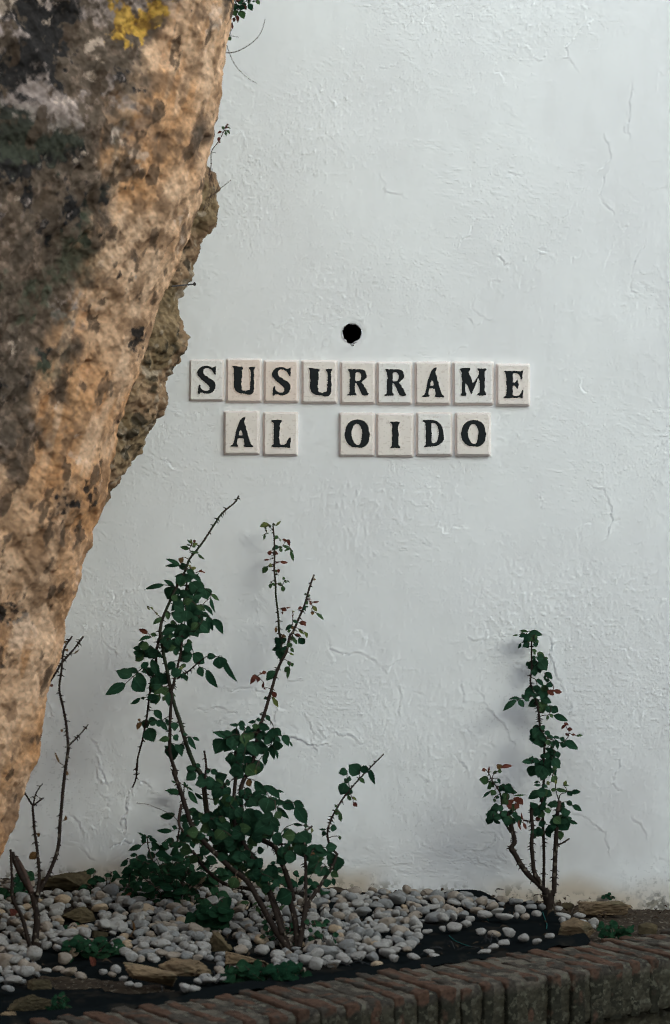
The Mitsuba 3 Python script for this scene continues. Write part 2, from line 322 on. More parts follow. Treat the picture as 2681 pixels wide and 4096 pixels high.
X, Zz = np.meshgrid(xs, zs, indexing='ij')
def fb(sx, sz, o, seed): return meshkit.fbm(np.stack([X * sx, Zz * sz, 0 * X + seed * 3.7], -1), o, seed) - 0.5
right = np.clip((X + 0.1) / 0.7, 0, 1); low = np.clip((1.1 - Zz) / 0.9, 0, 1)
rough = 0.55 + 0.45 * np.clip(right + 0.6 * low, 0, 1)
H = 0.020 * fb(1.6, 1.6, 3, 1) + 0.0042 * fb(7, 6, 3, 2) * rough
ridge = 1 - np.abs(2 * (meshkit.fbm(np.stack([X * 20, Zz * 13, 0 * X + 5], -1), 3, 5)) - 1)
H += 0.0003 * (ridge ** 4) * rough * 0.6
patch = np.clip(2.6 * (meshkit.fbm(np.stack([X * 4.5, Zz * 4.5, 0 * X + 3], -1), 4, 44) - 0.34), 0.30, 1.2)
H += (0.0009 * fb(150, 105, 2, 3) + 0.0005 * fb(60, 40, 3, 33)) * patch
pim = meshkit.noise(np.stack([X * 150, Zz * 125, 0 * X + 9], -1), 4)
H += 0.0009 * patch * np.clip((pim - 0.62) / 0.38, 0, 1) ** 1.3 * (0.6 + 0.8 * meshkit.noise(np.stack([X * 5, Zz * 5, 0 * X], -1), 8))
flk = meshkit.fbm(np.stack([X * 11, Zz * 9, 0 * X + 30], -1), 4, 12)          # flaked coats of paint: terraces
st = np.clip((flk - 0.52) / 0.012, 0, 1); st2 = np.clip((meshkit.fbm(np.stack([X * 8 + 7, Zz * 8, 0 * X + 30], -1), 4, 19) - 0.60) / 0.012, 0, 1)
H += (0.0001 * st + 0.0003 * st2) * np.clip(0.4 * right + low - 0.1, 0, 1)
def add_crack(pl, a, wide=0.010):
    p = smooth_line(np.column_stack([pl, np.zeros(len(pl))]), 14)[:, :2]
    p = p + np.column_stack([meshkit.noise(np.column_stack([p * 90, 0 * p[:, 0]]), 3), meshkit.noise(np.column_stack([p * 90, 0 * p[:, 0]]), 5)]) * 0.012 - 0.006
    p = p + 0.005 * (np.column_stack([meshkit.noise(np.column_stack([p * 260, 0 * p[:, 0]]), 3), meshkit.noise(np.column_stack([p * 260, 0 * p[:, 0]]), 5)]) - 0.5)
    lo, hi = p.min(0) - 0.035, p.max(0) + 0.035
    i0, i1 = np.searchsorted(xs, [lo[0], hi[0]]); j0, j1 = np.searchsorted(zs, [lo[1], hi[1]])
    if i1 - i0 < 2 or j1 - j0 < 2: return
    gx, gz = X[i0:i1, j0:j1], Zz[i0:i1, j0:j1]
    best = np.full(gx.shape, 9.0); side = np.zeros(gx.shape); tt = np.zeros(gx.shape)
    for k in range(len(p) - 1):
        a0, b0 = p[k], p[k + 1]; ab = b0 - a0; L = ab @ ab + 1e-12
        t = np.clip(((gx - a0[0]) * ab[0] + (gz - a0[1]) * ab[1]) / L, 0, 1)
        dx, dz = gx - a0[0] - t * ab[0], gz - a0[1] - t * ab[1]
        d = np.hypot(dx, dz); m = d < best
        best[m] = d[m]; side[m] = np.sign(ab[0] * dz - ab[1] * dx)[m]; tt[m] = (k + t[m]) / (len(p) - 1)
    fade = np.clip(np.minimum(tt, 1 - tt) * 6, 0.15, 1)
    H[i0:i1, j0:j1] += 0.9 * a * fade * np.where(side > 0, 0.8 * np.exp(-best / wide), -0.8 * np.exp(-best / 0.0020)) * (0.35 + 0.9 * meshkit.noise(np.stack([gx * 40, gz * 40, 0 * gx], -1), 6))
for pts, z, a in CRACKS: add_crack(w2(pts, z), a * 0.001 * (1 if NP.random() < 0.5 else 1))
for k in range(150):
    x0 = NP.uniform(-0.75, 0.8); z0 = NP.uniform(-0.02, 2.05)
    if NP.random() > 0.22 + 0.55 * np.clip((x0 + 0.2) / 0.7, 0, 1) + 0.5 * np.clip((1.0 - z0) / 0.8, 0, 1): continue
    a = NP.choice([math.pi / 2, NP.uniform(0, 6.28)], p=[0.45, 0.55]); pl = [(x0, z0)]
    for s in range(NP.integers(3, 8)):
        a += NP.normal(0, 0.75); pl.append((pl[-1][0] + 0.011 * math.cos(a), pl[-1][1] + 0.014 * math.sin(a)))
    add_crack(np.array(pl), NP.uniform(0.0004, 0.0014), NP.uniform(0.004, 0.009))
# the drain hole
HC = wx(*Z(1340, 1270, 140)(750, 690), 0.0); HR = 0.0222
dxh, dzh = X - HC[0], Zz - HC[2]; rh = np.hypot(dxh, dzh); th = np.arctan2(dzh, dxh)
HRt = HR * (1 + 0.05 * np.sin(3 * th + 1) + 0.035 * np.sin(7 * th) + 0.07 * np.exp(-((th + 1.9) / 0.25) ** 2) - 0.10 * np.exp(-((th + 2.3) / 0.18) ** 2))
H += -0.0018 * np.exp(-np.clip(rh - HR, 0, 1) / 0.012) + 0.0009 * np.exp(-((rh - 0.034) / 0.006) ** 2) * (0.5 + 0.5 * np.cos(th + 0.6))
P = np.stack([X, -H, Zz], -1)
snap = np.abs(rh - HRt) < 0.0016
k = np.where(snap, HRt / np.maximum(rh, 1e-6), 1.0)
P[..., 0] = HC[0] + dxh * k; P[..., 2] = HC[2] + dzh * k
V, Q = grid_mesh(P)
inside = ((rh < HRt - 0.0005) | snap).ravel()
Q = Q[~inside[Q].all(1)]
wall = top('garden_wall', 'tall whitewashed wall with rough flaking plaster and one round hole', 'wall')
scene[part(wall, 'plaster')] = mikit.ply((V, Q), 'whitewash', smooth=True)
hp = np.array([[HC[0], y, HC[2]] for y in (0.002, 0.05, 0.2, 0.35)])
hv, hf = tube(hp, [HR * 1.05, HR * 1.03, HR, HR * 0.9], 28)
hf = hf[~(hf == len(hv) - 2).any(1)]
k_ = part(wall, 'drain_hole'); scene[k_] = mikit.ply((hv, hf), 'hole_dark', smooth=40)
labels[k_] = {'label': 'dark round drain hole above the lettered tiles'}
zH = Z(1340, 1270, 140)
wire = [wx(*zH(a, b), -0.004 - 0.003 * i) for i, (a, b) in enumerate([(950,1100),(860,1150),(800,1200),(820,1260),(770,1260),(720,1210),(700,1180),(740,1170)])]
k_ = part(wall, 'chipped_rim'); scene[k_] = mikit.ply(tube(smooth_line(wire, 4), 0.0009, 6), 'hole_dark', smooth=True)

# ---------------------------------------------------------------- lettered tiles
z1, z2, z3 = Z(740, 1420, 500), Z(1200, 1420, 500), Z(1640, 1420, 500)
LET = {
 'S': ([(385,142),(372,150),(350,160),(335,160),(310,147),(280,139),(245,140),(205,153),(175,180),(158,215),(160,245),(168,265),(185,275),(200,300),(225,320),(260,348),(285,370),(305,395),(312,415),(305,435),(285,450),(255,452),(225,440),(205,420),(196,400),(200,380),(190,372),(178,380),(172,400),(170,425),(172,440),(165,460),(170,480),(182,494),(192,480),(205,470),(225,472),(255,482),(290,486),(325,478),(358,455),(380,415),(384,380),(375,345),(350,318),(320,300),(300,290),(280,268),(255,262),(240,240),(230,215),(232,190),(250,172),(275,165),(305,172),(330,185),(345,205),(360,228),(378,254),(388,240),(383,225),(389,205),(383,190),(388,165)], None),
 'U': ([(594,148),(600,140),(640,142),(670,150),(710,150),(728,165),(725,178),(708,190),(715,220),(712,250),(718,275),(705,300),(708,340),(700,370),(712,400),(708,430),(720,445),(745,448),(755,458),(775,442),(800,440),(815,430),(815,400),(818,370),(812,350),(825,320),(818,290),(822,250),(820,200),(802,172),(800,158),(830,152),(872,154),(877,165),(860,190),(858,225),(866,250),(858,300),(868,350),(860,380),(864,420),(855,465),(835,492),(805,498),(770,495),(752,485),(700,482),(660,470),(630,440),(615,400),(612,350),(618,300),(612,250),(614,200),(610,165)], None),
 'R': ([(596,188),(605,178),(630,180),(650,188),(665,178),(685,180),(705,186),(735,182),(775,186),(805,198),(822,220),(822,240),(834,262),(828,290),(805,310),(785,325),(768,342),(775,358),(795,375),(800,400),(825,425),(838,465),(858,490),(845,506),(805,510),(775,500),(760,470),(745,440),(735,410),(715,375),(700,352),(688,350),(685,400),(685,470),(705,490),(705,505),(650,505),(592,507),(588,495),(615,480),(622,440),(616,400),(620,350),(618,320),(630,290),(620,250),(616,215)],
       [(690,235),(705,220),(725,216),(750,228),(765,255),(762,290),(750,320),(730,330),(700,330),(688,318),(690,270)]),
 'A': ([(757,780),(740,776),(715,788),(690,815),(675,850),(665,885),(648,920),(635,975),(625,1030),(612,1085),(600,1115),(565,1135),(570,1144),(662,1144),(666,1132),(650,1112),(652,1080),(662,1040),(700,1036),(735,1045),(738,1080),(745,1115),(730,1135),(742,1146),(850,1150),(857,1135),(830,1120),(810,1080),(800,1040),(785,1000),(780,960),(765,935),(760,890),(745,860),(740,825),(752,800)],
       [(672,1005),(680,960),(695,938),(710,945),(718,975),(720,1003),(700,1005)]),
 'M': ([(618,182),(640,170),(690,165),(745,165),(748,190),(728,215),(735,245),(755,275),(770,320),(775,350),(795,345),(815,315),(840,275),(858,240),(858,205),(838,185),(845,170),(890,175),(945,172),(955,182),(930,210),(925,250),(932,300),(925,350),(930,390),(925,450),(945,480),(945,500),(900,510),(845,508),(835,492),(865,470),(870,420),(868,370),(862,320),(855,290),(840,300),(835,330),(815,370),(800,410),(785,440),(770,485),(755,485),(745,460),(732,420),(715,385),(692,355),(690,330),(686,400),(685,460),(705,490),(695,512),(640,512),(628,498),(645,470),(648,420),(645,370),(652,330),(640,280),(642,220)], None),
 'E': ([(1170,210),(1185,200),(1215,205),(1240,200),(1260,208),(1290,203),(1340,205),(1370,210),(1398,196),(1405,205),(1400,240),(1395,260),(1398,290),(1390,310),(1378,305),(1370,275),(1360,250),(1335,235),(1300,228),(1280,235),(1275,260),(1280,300),(1278,345),(1300,350),(1318,335),(1325,318),(1340,312),(1342,345),(1355,370),(1345,395),(1342,422),(1330,425),(1318,400),(1305,385),(1280,385),(1275,430),(1280,460),(1272,490),(1285,510),(1320,515),(1360,505),(1385,470),(1400,432),(1408,445),(1405,490),(1400,515),(1405,540),(1390,542),(1360,530),(1320,538),(1270,535),(1225,543),(1170,538),(1163,525),(1195,505),(1200,450),(1203,400),(1195,350),(1200,300),(1190,250),(1185,225)], None),
 'L': ([(1076,828),(1085,815),(1130,812),(1160,810),(1205,815),(1213,828),(1190,850),(1180,890),(1188,910),(1175,960),(1182,990),(1172,1030),(1182,1070),(1183,1105),(1195,1122),(1235,1120),(1265,1105),(1275,1070),(1295,1040),(1312,1024),(1322,1050),(1320,1085),(1310,1110),(1315,1150),(1310,1160),(1250,1155),(1200,1152),(1150,1155),(1100,1150),(1080,1140),(1085,1125),(1108,1112),(1105,1060),(1110,1000),(1105,940),(1112,880),(1108,850)], None),
 'O': ([(715,806),(760,812),(810,835),(840,870),(855,910),(858,955),(873,990),(862,1030),(858,1080),(835,1120),(800,1148),(765,1160),(715,1155),(655,1150),(610,1120),(575,1075),(562,1030),(556,985),(568,940),(575,900),(600,855),(640,825),(680,812)],
       [(700,858),(735,865),(755,895),(770,925),(778,970),(770,1010),(765,1060),(755,1100),(735,1126),(705,1120),(680,1100),(660,1060),(645,1020),(640,960),(655,920),(668,885)]),
 'I': ([(1122,842),(1130,834),(1165,838),(1210,832),(1242,840),(1235,855),(1222,880),(1215,920),(1222,960),(1228,1000),(1220,1030),(1224,1080),(1222,1120),(1245,1145),(1245,1158),(1190,1156),(1135,1158),(1125,1148),(1145,1130),(1148,1080),(1145,1030),(1153,1000),(1145,950),(1150,890),(1145,862)], None),
 'D': ([(152,826),(165,812),(200,815),(240,812),(290,815),(335,828),(375,860),(402,905),(412,960),(418,1010),(422,1050),(405,1085),(370,1115),(330,1135),(280,1140),(230,1145),(175,1150),(172,1142),(195,1120),(200,1070),(193,1020),(198,960),(192,900),(190,850),(175,836)],
       [(265,850),(290,848),(320,860),(345,895),(355,940),(358,985),(350,1020),(345,1060),(325,1090),(285,1102),(270,1090),(266,1040),(270,980),(262,930),(265,890)]),
}
ORD = ['first', 'second', 'third', 'fourth', 'fifth', 'sixth', 'seventh', 'eighth', 'ninth']
TILES = [  # letter, zoom, front face, letter box, glaze, label
 ('S', z1, (80,78,462,552), (156,139,390,494), 'glaze_white', 'first in the top row'),
 ('U', z1, (540,68,935,570), (594,140,877,498), 'glaze_pink', 'second in the top row'),
 ('S', z1, (1010,90,1393,570), (1085,155,1322,515), 'glaze_pink', 'third in the top row'),
 ('U', z2, (48,92,440,580), (106,165,405,520), 'glaze_cream', 'fourth in the top row'),
 ('R', z2, (528,108,912,588), (588,177,858,510), 'glaze_cream', 'left one of the two R tiles'),
 ('R', z2, (985,112,1372,590), (1052,177,1325,515), 'glaze_white', 'right one of the two R tiles'),
 ('A', z3, (88,110,478,595), (146,160,428,530), 'glaze_cream', 'in the top row left of the M'),
 ('M', z3, (560,110,1015,595), (618,165,955,512), 'glaze_white', 'widest tile of the top row'),
 ('E', z3, (1100,135,1470,610), (1163,196,1408,543), 'glaze_cream', 'last in the top row, hung low'),
 ('A', z1, (512,722,905,1218), (565,776,857,1150), 'glaze_cream', 'first in the bottom row'),
 ('L', z1, (1000,738,1385,1232), (1076,810,1322,1160), 'glaze_cream', 'before the gap in the bottom row'),
 ('O', z2, (512,745,908,1240), (556,806,873,1160), 'glaze_cream', 'just after the gap in the bottom row'),
 ('I', z2, (978,752,1390,1245), (1122,832,1248,1160), 'glaze_cream', 'in the bottom row'),
 ('D', z3, (105,742,500,1232), (152,812,422,1150), 'glaze_white', 'in the bottom row'),
 ('O', z3, (590,745,980,1235), (633,812,948,1145), 'glaze_cream', 'last in the bottom row'),
]
def face_mesh(poly, y0, y1):
    """extrude a wall-plane polygon (x, z) from y0 (back) to y1 (front, more negative)"""
    out = []
    for gm in getattr(poly, 'geoms', [poly]):
        if gm.is_empty or gm.area < 1e-7: continue
        m = trimesh.creation.extrude_polygon(gm, abs(y1 - y0), engine='earcut')
        v = np.array(m.vertices); v = np.column_stack([v[:, 0], y0 - v[:, 2], v[:, 1]])
        out.append((v, np.array(m.faces)[:, ::-1]))
    return join(out) if out else None
def wob(poly, amp, seed):
    def ring(r):
        r = np.array(r.coords)[:-1]
        n = len(r); o = []
        for i in range(n):
            a, b = r[i], r[(i + 1) % n]
            m = max(1, int(np.linalg.norm(b - a) / 0.0035))
            for t in range(m): o.append(a + (b - a) * t / m)
        o = np.array(o); q = np.column_stack([o * 140, np.full(len(o), seed)])
        return o + amp * (np.column_stack([meshkit.noise(q, 1), meshkit.noise(q, 2)]) - 0.5)
    return Polygon(ring(poly.exterior), [ring(h) for h in poly.interiors]).buffer(0)
for n, (ch, z, fr, lb, glaze, where) in enumerate(TILES):
    t = top('letter_tile', f'{"pinkish" if glaze == "glaze_pink" else "cream"} tile with black letter {ch}, {where}', 'tile', 'letter tiles on the wall')
    a, b = w2([(fr[0], fr[1]), (fr[2], fr[3])], z)
    x0, x1, zz1, zz0 = a[0], b[0], a[1], b[1]
    tilt = NP.normal(0, 0.006)
    rect = Polygon([(x0, zz0), (x1, zz0), (x1, zz1), (x0, zz1)])
    rect = wob(rect.buffer(-0.0025).buffer(0.0025, quad_segs=3), 0.0006, n)
    YF = -0.0105
    # body: bevelled skirt from the wall to the rim, then the face
    rings = [(0.0062, 0.006), (0.0046, -0.003), (0.0020, -0.0078), (0.0006, YF + 0.0007), (0.0, YF), (-0.004, YF)]
    base = np.array(rect.exterior.coords)[:-1]; c = base.mean(0); m = len(base)
    vv = []
    for off, y in rings:
        s = np.sign(base - c) * off
        wx_ = np.clip(np.abs(base - c) / (np.abs(base - c).max(0)), 0, 1) ** 2
        q = base + s * wx_
        vv.append(np.column_stack([q[:, 0], np.full(m, y), q[:, 1]]))
    ff = []
    for r in range(len(rings) - 1):
        for j in range(m):
            k2 = (j + 1) % m
            ff.append([r * m + j, r * m + k2, (r + 1) * m + k2, (r + 1) * m + j])
    skirt = (np.vstack(vv), np.array(ff))
    cap = face_mesh(Polygon(vv[-1][:, [0, 2]]).buffer(0), YF + 0.003, YF - 0.00005)
    body = join([(skirt[0][3 * m:], skirt[1][3 * m:] - 3 * m), cap])
    scene[part(t, 'face')] = mikit.ply(body, glaze, smooth=35)
    scene[part(t, 'edge')] = mikit.ply((skirt[0][:4 * m], skirt[1][:3 * m]), 'glaze_edge', smooth=35)
    o, h = LET[ch]; o = np.array(o, float); lo, hi = o.min(0), o.max(0)
    def mp(p):
        p = (np.array(p, float) - lo) / (hi - lo)
        return w2(p * (np.array(lb[2:]) - lb[:2]) + lb[:2], z)
    poly = Polygon(mp(o), [mp(h)] if h else []).buffer(0)
    poly = wob(poly.buffer(0.0004).buffer(-0.0004), 0.0003, n + 40).buffer(0.0005).buffer(-0.0005)
    m1 = face_mesh(poly, YF + 0.001, YF - 0.0009); m2 = face_mesh(poly.buffer(-0.0010).simplify(0.0001), YF, YF - 0.0019)
    m3 = face_mesh(poly.buffer(-0.0022).simplify(0.0001), YF, YF - 0.0025)
    scene[part(t, 'letter')] = mikit.ply(join([q for q in (m1, m2, m3) if q]), 'glaze_black', smooth=False)
    rid = poly.buffer(0.0019).difference(poly.buffer(0.0003))
    rid2 = poly.buffer(0.0015).difference(poly.buffer(0.0007))
    scene[part(t, 'outline_ridge')] = mikit.ply(join([face_mesh(rid, YF + 0.001, YF - 0.0007), face_mesh(rid2, YF, YF - 0.0013)]), glaze, smooth=False)

# ---------------------------------------------------------------- the rock outcrop
def outline(pts, y):
    return np.array([wx(*VIEW(a, b), y) for a, b in pts])
YS = -0.66
E0 = outline([(552,-420),(549,-200),(546,-40),(543,20),(530,90),(522,130),(516,200),(508,260),(497,320),(484,375),(478,420),(462,480),(440,560),(420,610),(400,665),(375,720),(352,780),(330,840),(312,900),(290,950),(272,1010),(258,1080),(246,1150),(232,1190),(212,1240),(203,1290),(190,1345),(170,1390),(152,1435),(145,1490),(132,1545),(112,1590),(104,1640),(97,1700),(86,1765),(66,1800),(50,1845),(42,1895),(34,1925),(12,1960),(-6,1995),(-12,2060),(-6,2110),(-10,2160),(-3,2215),(-2,2270),(-6,2330),(-30,2500),(-60,2700)], YS)
E0 = E0[np.argsort(E0[:, 2])]
EC = np.polyfit(E0[:, 2], E0[:, 0], 2); EC = [float(c) for c in EC]
sec = np.array([(-0.85, 0.66), (-0.55, 0.58), (-0.30, 0.36), (-0.12, 0.17), (-0.035, 0.07), (0, 0), (-0.012, -0.05), (-0.045, -0.10), (-0.10, -0.16), (-0.19, -0.25), (-0.30, -0.36), (-0.45, -0.49), (-0.7, -0.68), (-1.1, -0.85), (-1.8, -0.95), (-2.8, -0.95)])
seg = np.concatenate([[0], np.cumsum(np.linalg.norm(np.diff(sec, axis=0), axis=1))])
s_sil = seg[5]
ss = np.concatenate([np.linspace(0, s_sil - 0.1, 30)[:-1], np.arange(s_sil - 0.1, s_sil + 0.62, 0.0036), np.linspace(s_sil + 0.62, seg[-1], 40)])
cs = np.column_stack([np.interp(ss, seg, sec[:, 0]), np.interp(ss, seg, sec[:, 1])])
ker = np.exp(-np.linspace(-2, 2, 9) ** 2); ker /= ker.sum()
zr = np.concatenate([np.linspace(-0.65, -0.2, 20)[:-1], np.arange(-0.2, 2.0, 0.0038), np.linspace(2.0, 2.7, 25)])
ex = np.interp(zr, E0[:, 2], E0[:, 0])
S_, ZR = np.meshgrid(ss, zr, indexing='ij')
B = np.stack([ex[None, :] + cs[:, 0][:, None] + 0 * ZR, YS + cs[:, 1][:, None] + 0 * ZR, ZR], -1)
du, dv = np.gradient(B, axis=0), np.gradient(B, axis=1)
# smooth the z-slope so that outline jitter does not twist the normals
Nn = np.cross(du, dv); Nn /= np.linalg.norm(Nn, axis=-1, keepdims=True) + 1e-12
if Nn[len(ss) // 2, len(zr) // 2, 1] > 0: Nn = -Nn
far = np.clip(np.abs(S_ - s_sil) / 0.22, 0, 1)
e_ = S_ - s_sil
def f3(q, sx, sy, o, seed): return meshkit.fbm(np.stack([q[..., 0] * sx, q[..., 1] * sx, q[..., 2] * sy], -1), o, seed) - 0.5
D = 0.14 * f3(B, 2.6, 2.2, 2, 21) * far + 0.055 * f3(B, 7, 6, 4, 22) * (0.15 + 0.85 * far) + 0.030 * f3(B, 24, 20, 4, 23) * (0.35 + 0.65 * far)
sc = np.stack([e_ * 26 + ZR * 5.0, 0 * e_, ZR * 3.2], -1)
D += 0.016 * (meshkit.fbm(sc, 4, 31) - 0.5) * np.clip(1.2 - e_ / 0.35, 0.25, 1)
pits = meshkit.noise(np.stack([e_ * 34 + ZR * 7, 0 * e_, ZR * 13], -1), 33)
D -= 0.012 * np.clip((pits - 0.72) / 0.2, 0, 1) * (meshkit.noise(B * 5, 2) > 0.42)
D += 0.010 * f3(B, 70, 60, 3, 27)
rock = top('rock_outcrop', 'huge tan limestone outcrop with dark lichen leaning over the left side', 'rock')
k_ = part(rock, 'boulder'); scene[k_] = mikit.ply(grid_mesh(B + Nn * D[..., None]), 'limestone', smooth=True)
# rear ledge, closer to the wall
YL = -0.20
L0 = outline([(440,330),(470,370),(488,392),(499,428),(497,468),(495,512),(478,535),(470,560),(455,600),(440,630),(426,662),(421,700),(428,740),(432,775),(424,815),(402,855),(388,890),(384,935),(362,970),(345,1015),(325,1045),(300,1080),(280,1115),(258,1150),(238,1178),(205,1200),(150,1215)], YL)
L0 = L0[np.argsort(L0[:, 2])]
lz = np.arange(L0[0, 2], L0[-1, 2], 0.0035)
lx = np.interp(lz, L0[:, 2], L0[:, 0])
lsec = np.array([(-0.5, 0.22), (-0.2, 0.20), (-0.06, 0.12), (-0.012, 0.05), (0, 0), (-0.02, -0.05), (-0.07, -0.10), (-0.16, -0.15), (-0.35, -0.2)])
lg = np.concatenate([[0], np.cumsum(np.linalg.norm(np.diff(lsec, axis=0), axis=1))])
lss = np.concatenate([np.linspace(0, 0.3, 16)[:-1], np.arange(0.3, lg[-1], 0.0035)])
LS, LZ = np.meshgrid(lss, lz, indexing='ij')
lB = np.stack([lx[None, :] + np.interp(lss, lg, lsec[:, 0])[:, None] + 0 * LZ, YL + np.interp(lss, lg, lsec[:, 1])[:, None] + 0 * LZ, LZ], -1)
ln = np.cross(np.gradient(lB, axis=0), np.gradient(lB, axis=1)); ln /= np.linalg.norm(ln, axis=-1, keepdims=True) + 1e-12
if ln[-20, len(lz) // 2, 1] > 0: ln = -ln
ld = 0.035 * f3(lB, 14, 13, 3, 41) + 0.030 * f3(lB, 45, 42, 3, 42) + 0.013 * f3(lB, 120, 110, 2, 43)
k_ = part(rock, 'rear_ledge'); scene[k_] = mikit.ply(grid_mesh(lB + ln * ld[..., None]), 'mossy_stone', smooth=True)
labels[k_] = {'label': 'rough mossy rear ledge of the outcrop, close to the wall'}
zN = Z(0, 1000, 1000)
nail = top('iron_nail', 'thin iron nail sticking out sideways from the mossy rock ledge', 'nail')
a, b = wx(*zN(1070, 226), -0.27), wx(*zN(1213, 212), -0.22)
d_ = (b - a) / np.linalg.norm(b - a)
scene[part(nail, 'shank')] = mikit.ply(tube([a, (a + b) / 2, b], 0.0016, 8), 'iron', smooth=40)
scene[part(nail, 'head')] = mikit.ply(tube([b - d_ * 0.0008, b, b + d_ * 0.0014], [0.0040, 0.0042, 0.0038], 10), 'iron', smooth=40)

# ---------------------------------------------------------------- planter: soil, fabric, kerb
TH = math.radians(33.5); KT = np.array([math.cos(TH), math.sin(TH)]); KN = np.array([math.sin(TH), -math.cos(TH)]); KO = np.array([-0.4758, -1.320])
gx, gy = np.meshgrid(np.arange(-1.5, 1.7, 0.008), np.arange(-2.0, 0.06, 0.008), indexing='ij')
nd = (gx - KO[0]) * KN[0] + (gy - KO[1]) * KN[1]
gz = soil_z(gx, gy) + 0.010 * (meshkit.fbm(np.stack([gx * 14, gy * 14, 0 * gx], -1), 4, 51) - 0.5) + 0.005 * (meshkit.noise(np.stack([gx * 90, gy * 90, 0 * gx], -1), 52) - 0.5) - 0.006
gp, gq = grid_mesh(np.stack([gx, gy, gz], -1))
gq = gq[(nd.ravel()[gq] < 0.03).all(1)]
structure('planter_soil', (gp, gq), 'soil')
fS = np.arange(-0.62, 1.75, 0.0055); fT = np.linspace(0, 1, 120) ** 0.8
rag = 0.016 * (meshkit.fbm(np.stack([fS * 20, 0 * fS, 0 * fS], -1), 4, 64) - 0.5) + 0.010
fs = np.repeat(fS[:, None], 120, 1); fn = -0.82 + (rag[:, None] + 0.82) * fT[None, :]
fs = fs + 0.02 * (meshkit.fbm(np.stack([fn * 18, 0 * fs + fs * 2, 0 * fs], -1), 3, 66) - 0.5)
fx = KO[0] + fs * KT[0] + fn * KN[0]; fy = KO[1] + fs * KT[1] + fn * KN[1]
wr = meshkit.fbm(np.stack([fx * 7, fy * 12, 0 * fx], -1), 4, 61) - 0.5
edge_up = np.exp(-((fn + 0.012) / 0.022) ** 2) * (0.010 + 0.016 * meshkit.noise(np.stack([fs * 6, 0 * fs, 0 * fs], -1), 63))
fz = soil_z(fx, fy) + 0.007 + 0.015 * wr + 0.007 * (meshkit.fbm(np.stack([fx * 40, fy * 40, 0 * fx], -1), 3, 62) - 0.5) + edge_up
keep = fy < -0.10 + 0.05 * (meshkit.noise(np.stack([fx * 7, 0 * fx, 0 * fx], -1), 65) - 0.5)
keep &= fx < 0.49 + 0.10 * (meshkit.fbm(np.stack([fy * 16, 0 * fx, 0 * fx], -1), 3, 67) - 0.5)
bare = np.array([ground(230, 3925)[:2], ground(370, 3940)[:2], ground(520, 3950)[:2]])
for c in bare:      # soil washed over the sheet
    fz -= 0.03 * np.clip(1.15 - np.hypot(fx - c[0], (fy - c[1]) * 1.2) / (0.075 + 0.12 * wr), 0, 1) ** 0.5
fp, fq = grid_mesh(np.stack([fx, fy, fz], -1))
fq = fq[keep.ravel()[fq].all(1)]
fab = top('weed_fabric', 'black woven weed fabric showing bare between the pebbles and the brick kerb', 'fabric')
scene[part(fab, 'sheet')] = mikit.ply((fp, fq), 'fabric', smooth=True)
def on_fab(us, vs, up=0.012):
    p = ground(us, vs)
    i = np.argmin((fx - p[0]) ** 2 + (fy - p[1]) ** 2)
    return np.array([p[0], p[1], fz.ravel()[i] + up])
zK, zK2 = Z(1900, 3500, 781), Z(1400, 3500, 600)
for pts, z in (([(540,330),(560,370),(575,420),(572,460)], zK), ([(1030,690),(1090,730),(1180,770),(1260,800)], zK2), ([(80,365),(100,385),(110,400)], zK)):
    scene[part(fab, 'stitching')] = mikit.ply(tube(smooth_line([on_fab(*z(a, b), 0.002) for a, b in pts]), 0.0012, 5), 'teal_thread', smooth=True)
# fabric edge rolled up against the wall
z6 = Z(700, 3000, 1000)
roll = [wx(*z6(a, b), -0.075) for a, b in [(880,915),(960,905),(1050,925),(1140,938),(1220,922),(1290,900),(1400,915),(1490,940),(1560,905)]] + [wx(*zQ(a, b), -0.075) for a, b in [(100,915),(190,900),(270,890),(370,895),(430,920),(480,950)]]
rl = smooth_line(roll, 5)
vv = []
for i, p in enumerate(rl):
    hgt = 0.020 + 0.010 * math.sin(i * 0.3) + 0.006 * RNG.random()
    vv.append([p + (0, 0.018, 0.004), p + (0, 0.005, 0.006), p + (0, -0.010, 0.002), p + (0, -0.022, -hgt * 0.7), p + (0, -0.03, -hgt - 0.02)])
vv = np.array(vv)
scene[part(fab, 'rolled_edge')] = mikit.ply(grid_mesh(vv), 'fabric', smooth=True)
# loose threads along the kerb
zE = Z(1400, 3500, 600)
for i in range(26):
    us = RNG.uniform(600, 2350); vs = 3880 - (us - 1500) * 0.143 - 8 + RNG.uniform(-16, 4)
    p = on_fab(us, vs, 0.004); a = RNG.uniform(0, 6.28); l = RNG.uniform(0.015, 0.05)
    q = [p, p + (l * 0.5 * math.cos(a), l * 0.2 * math.sin(a), RNG.uniform(0.004, 0.018)), p + (l * math.cos(a), l * 0.3 * math.sin(a), RNG.uniform(-0.002, 0.016))]
    scene[part(fab, 'frayed_thread')] = mikit.ply(tube(smooth_line(q, 4), 0.0007, 4), 'black_plastic', smooth=True)

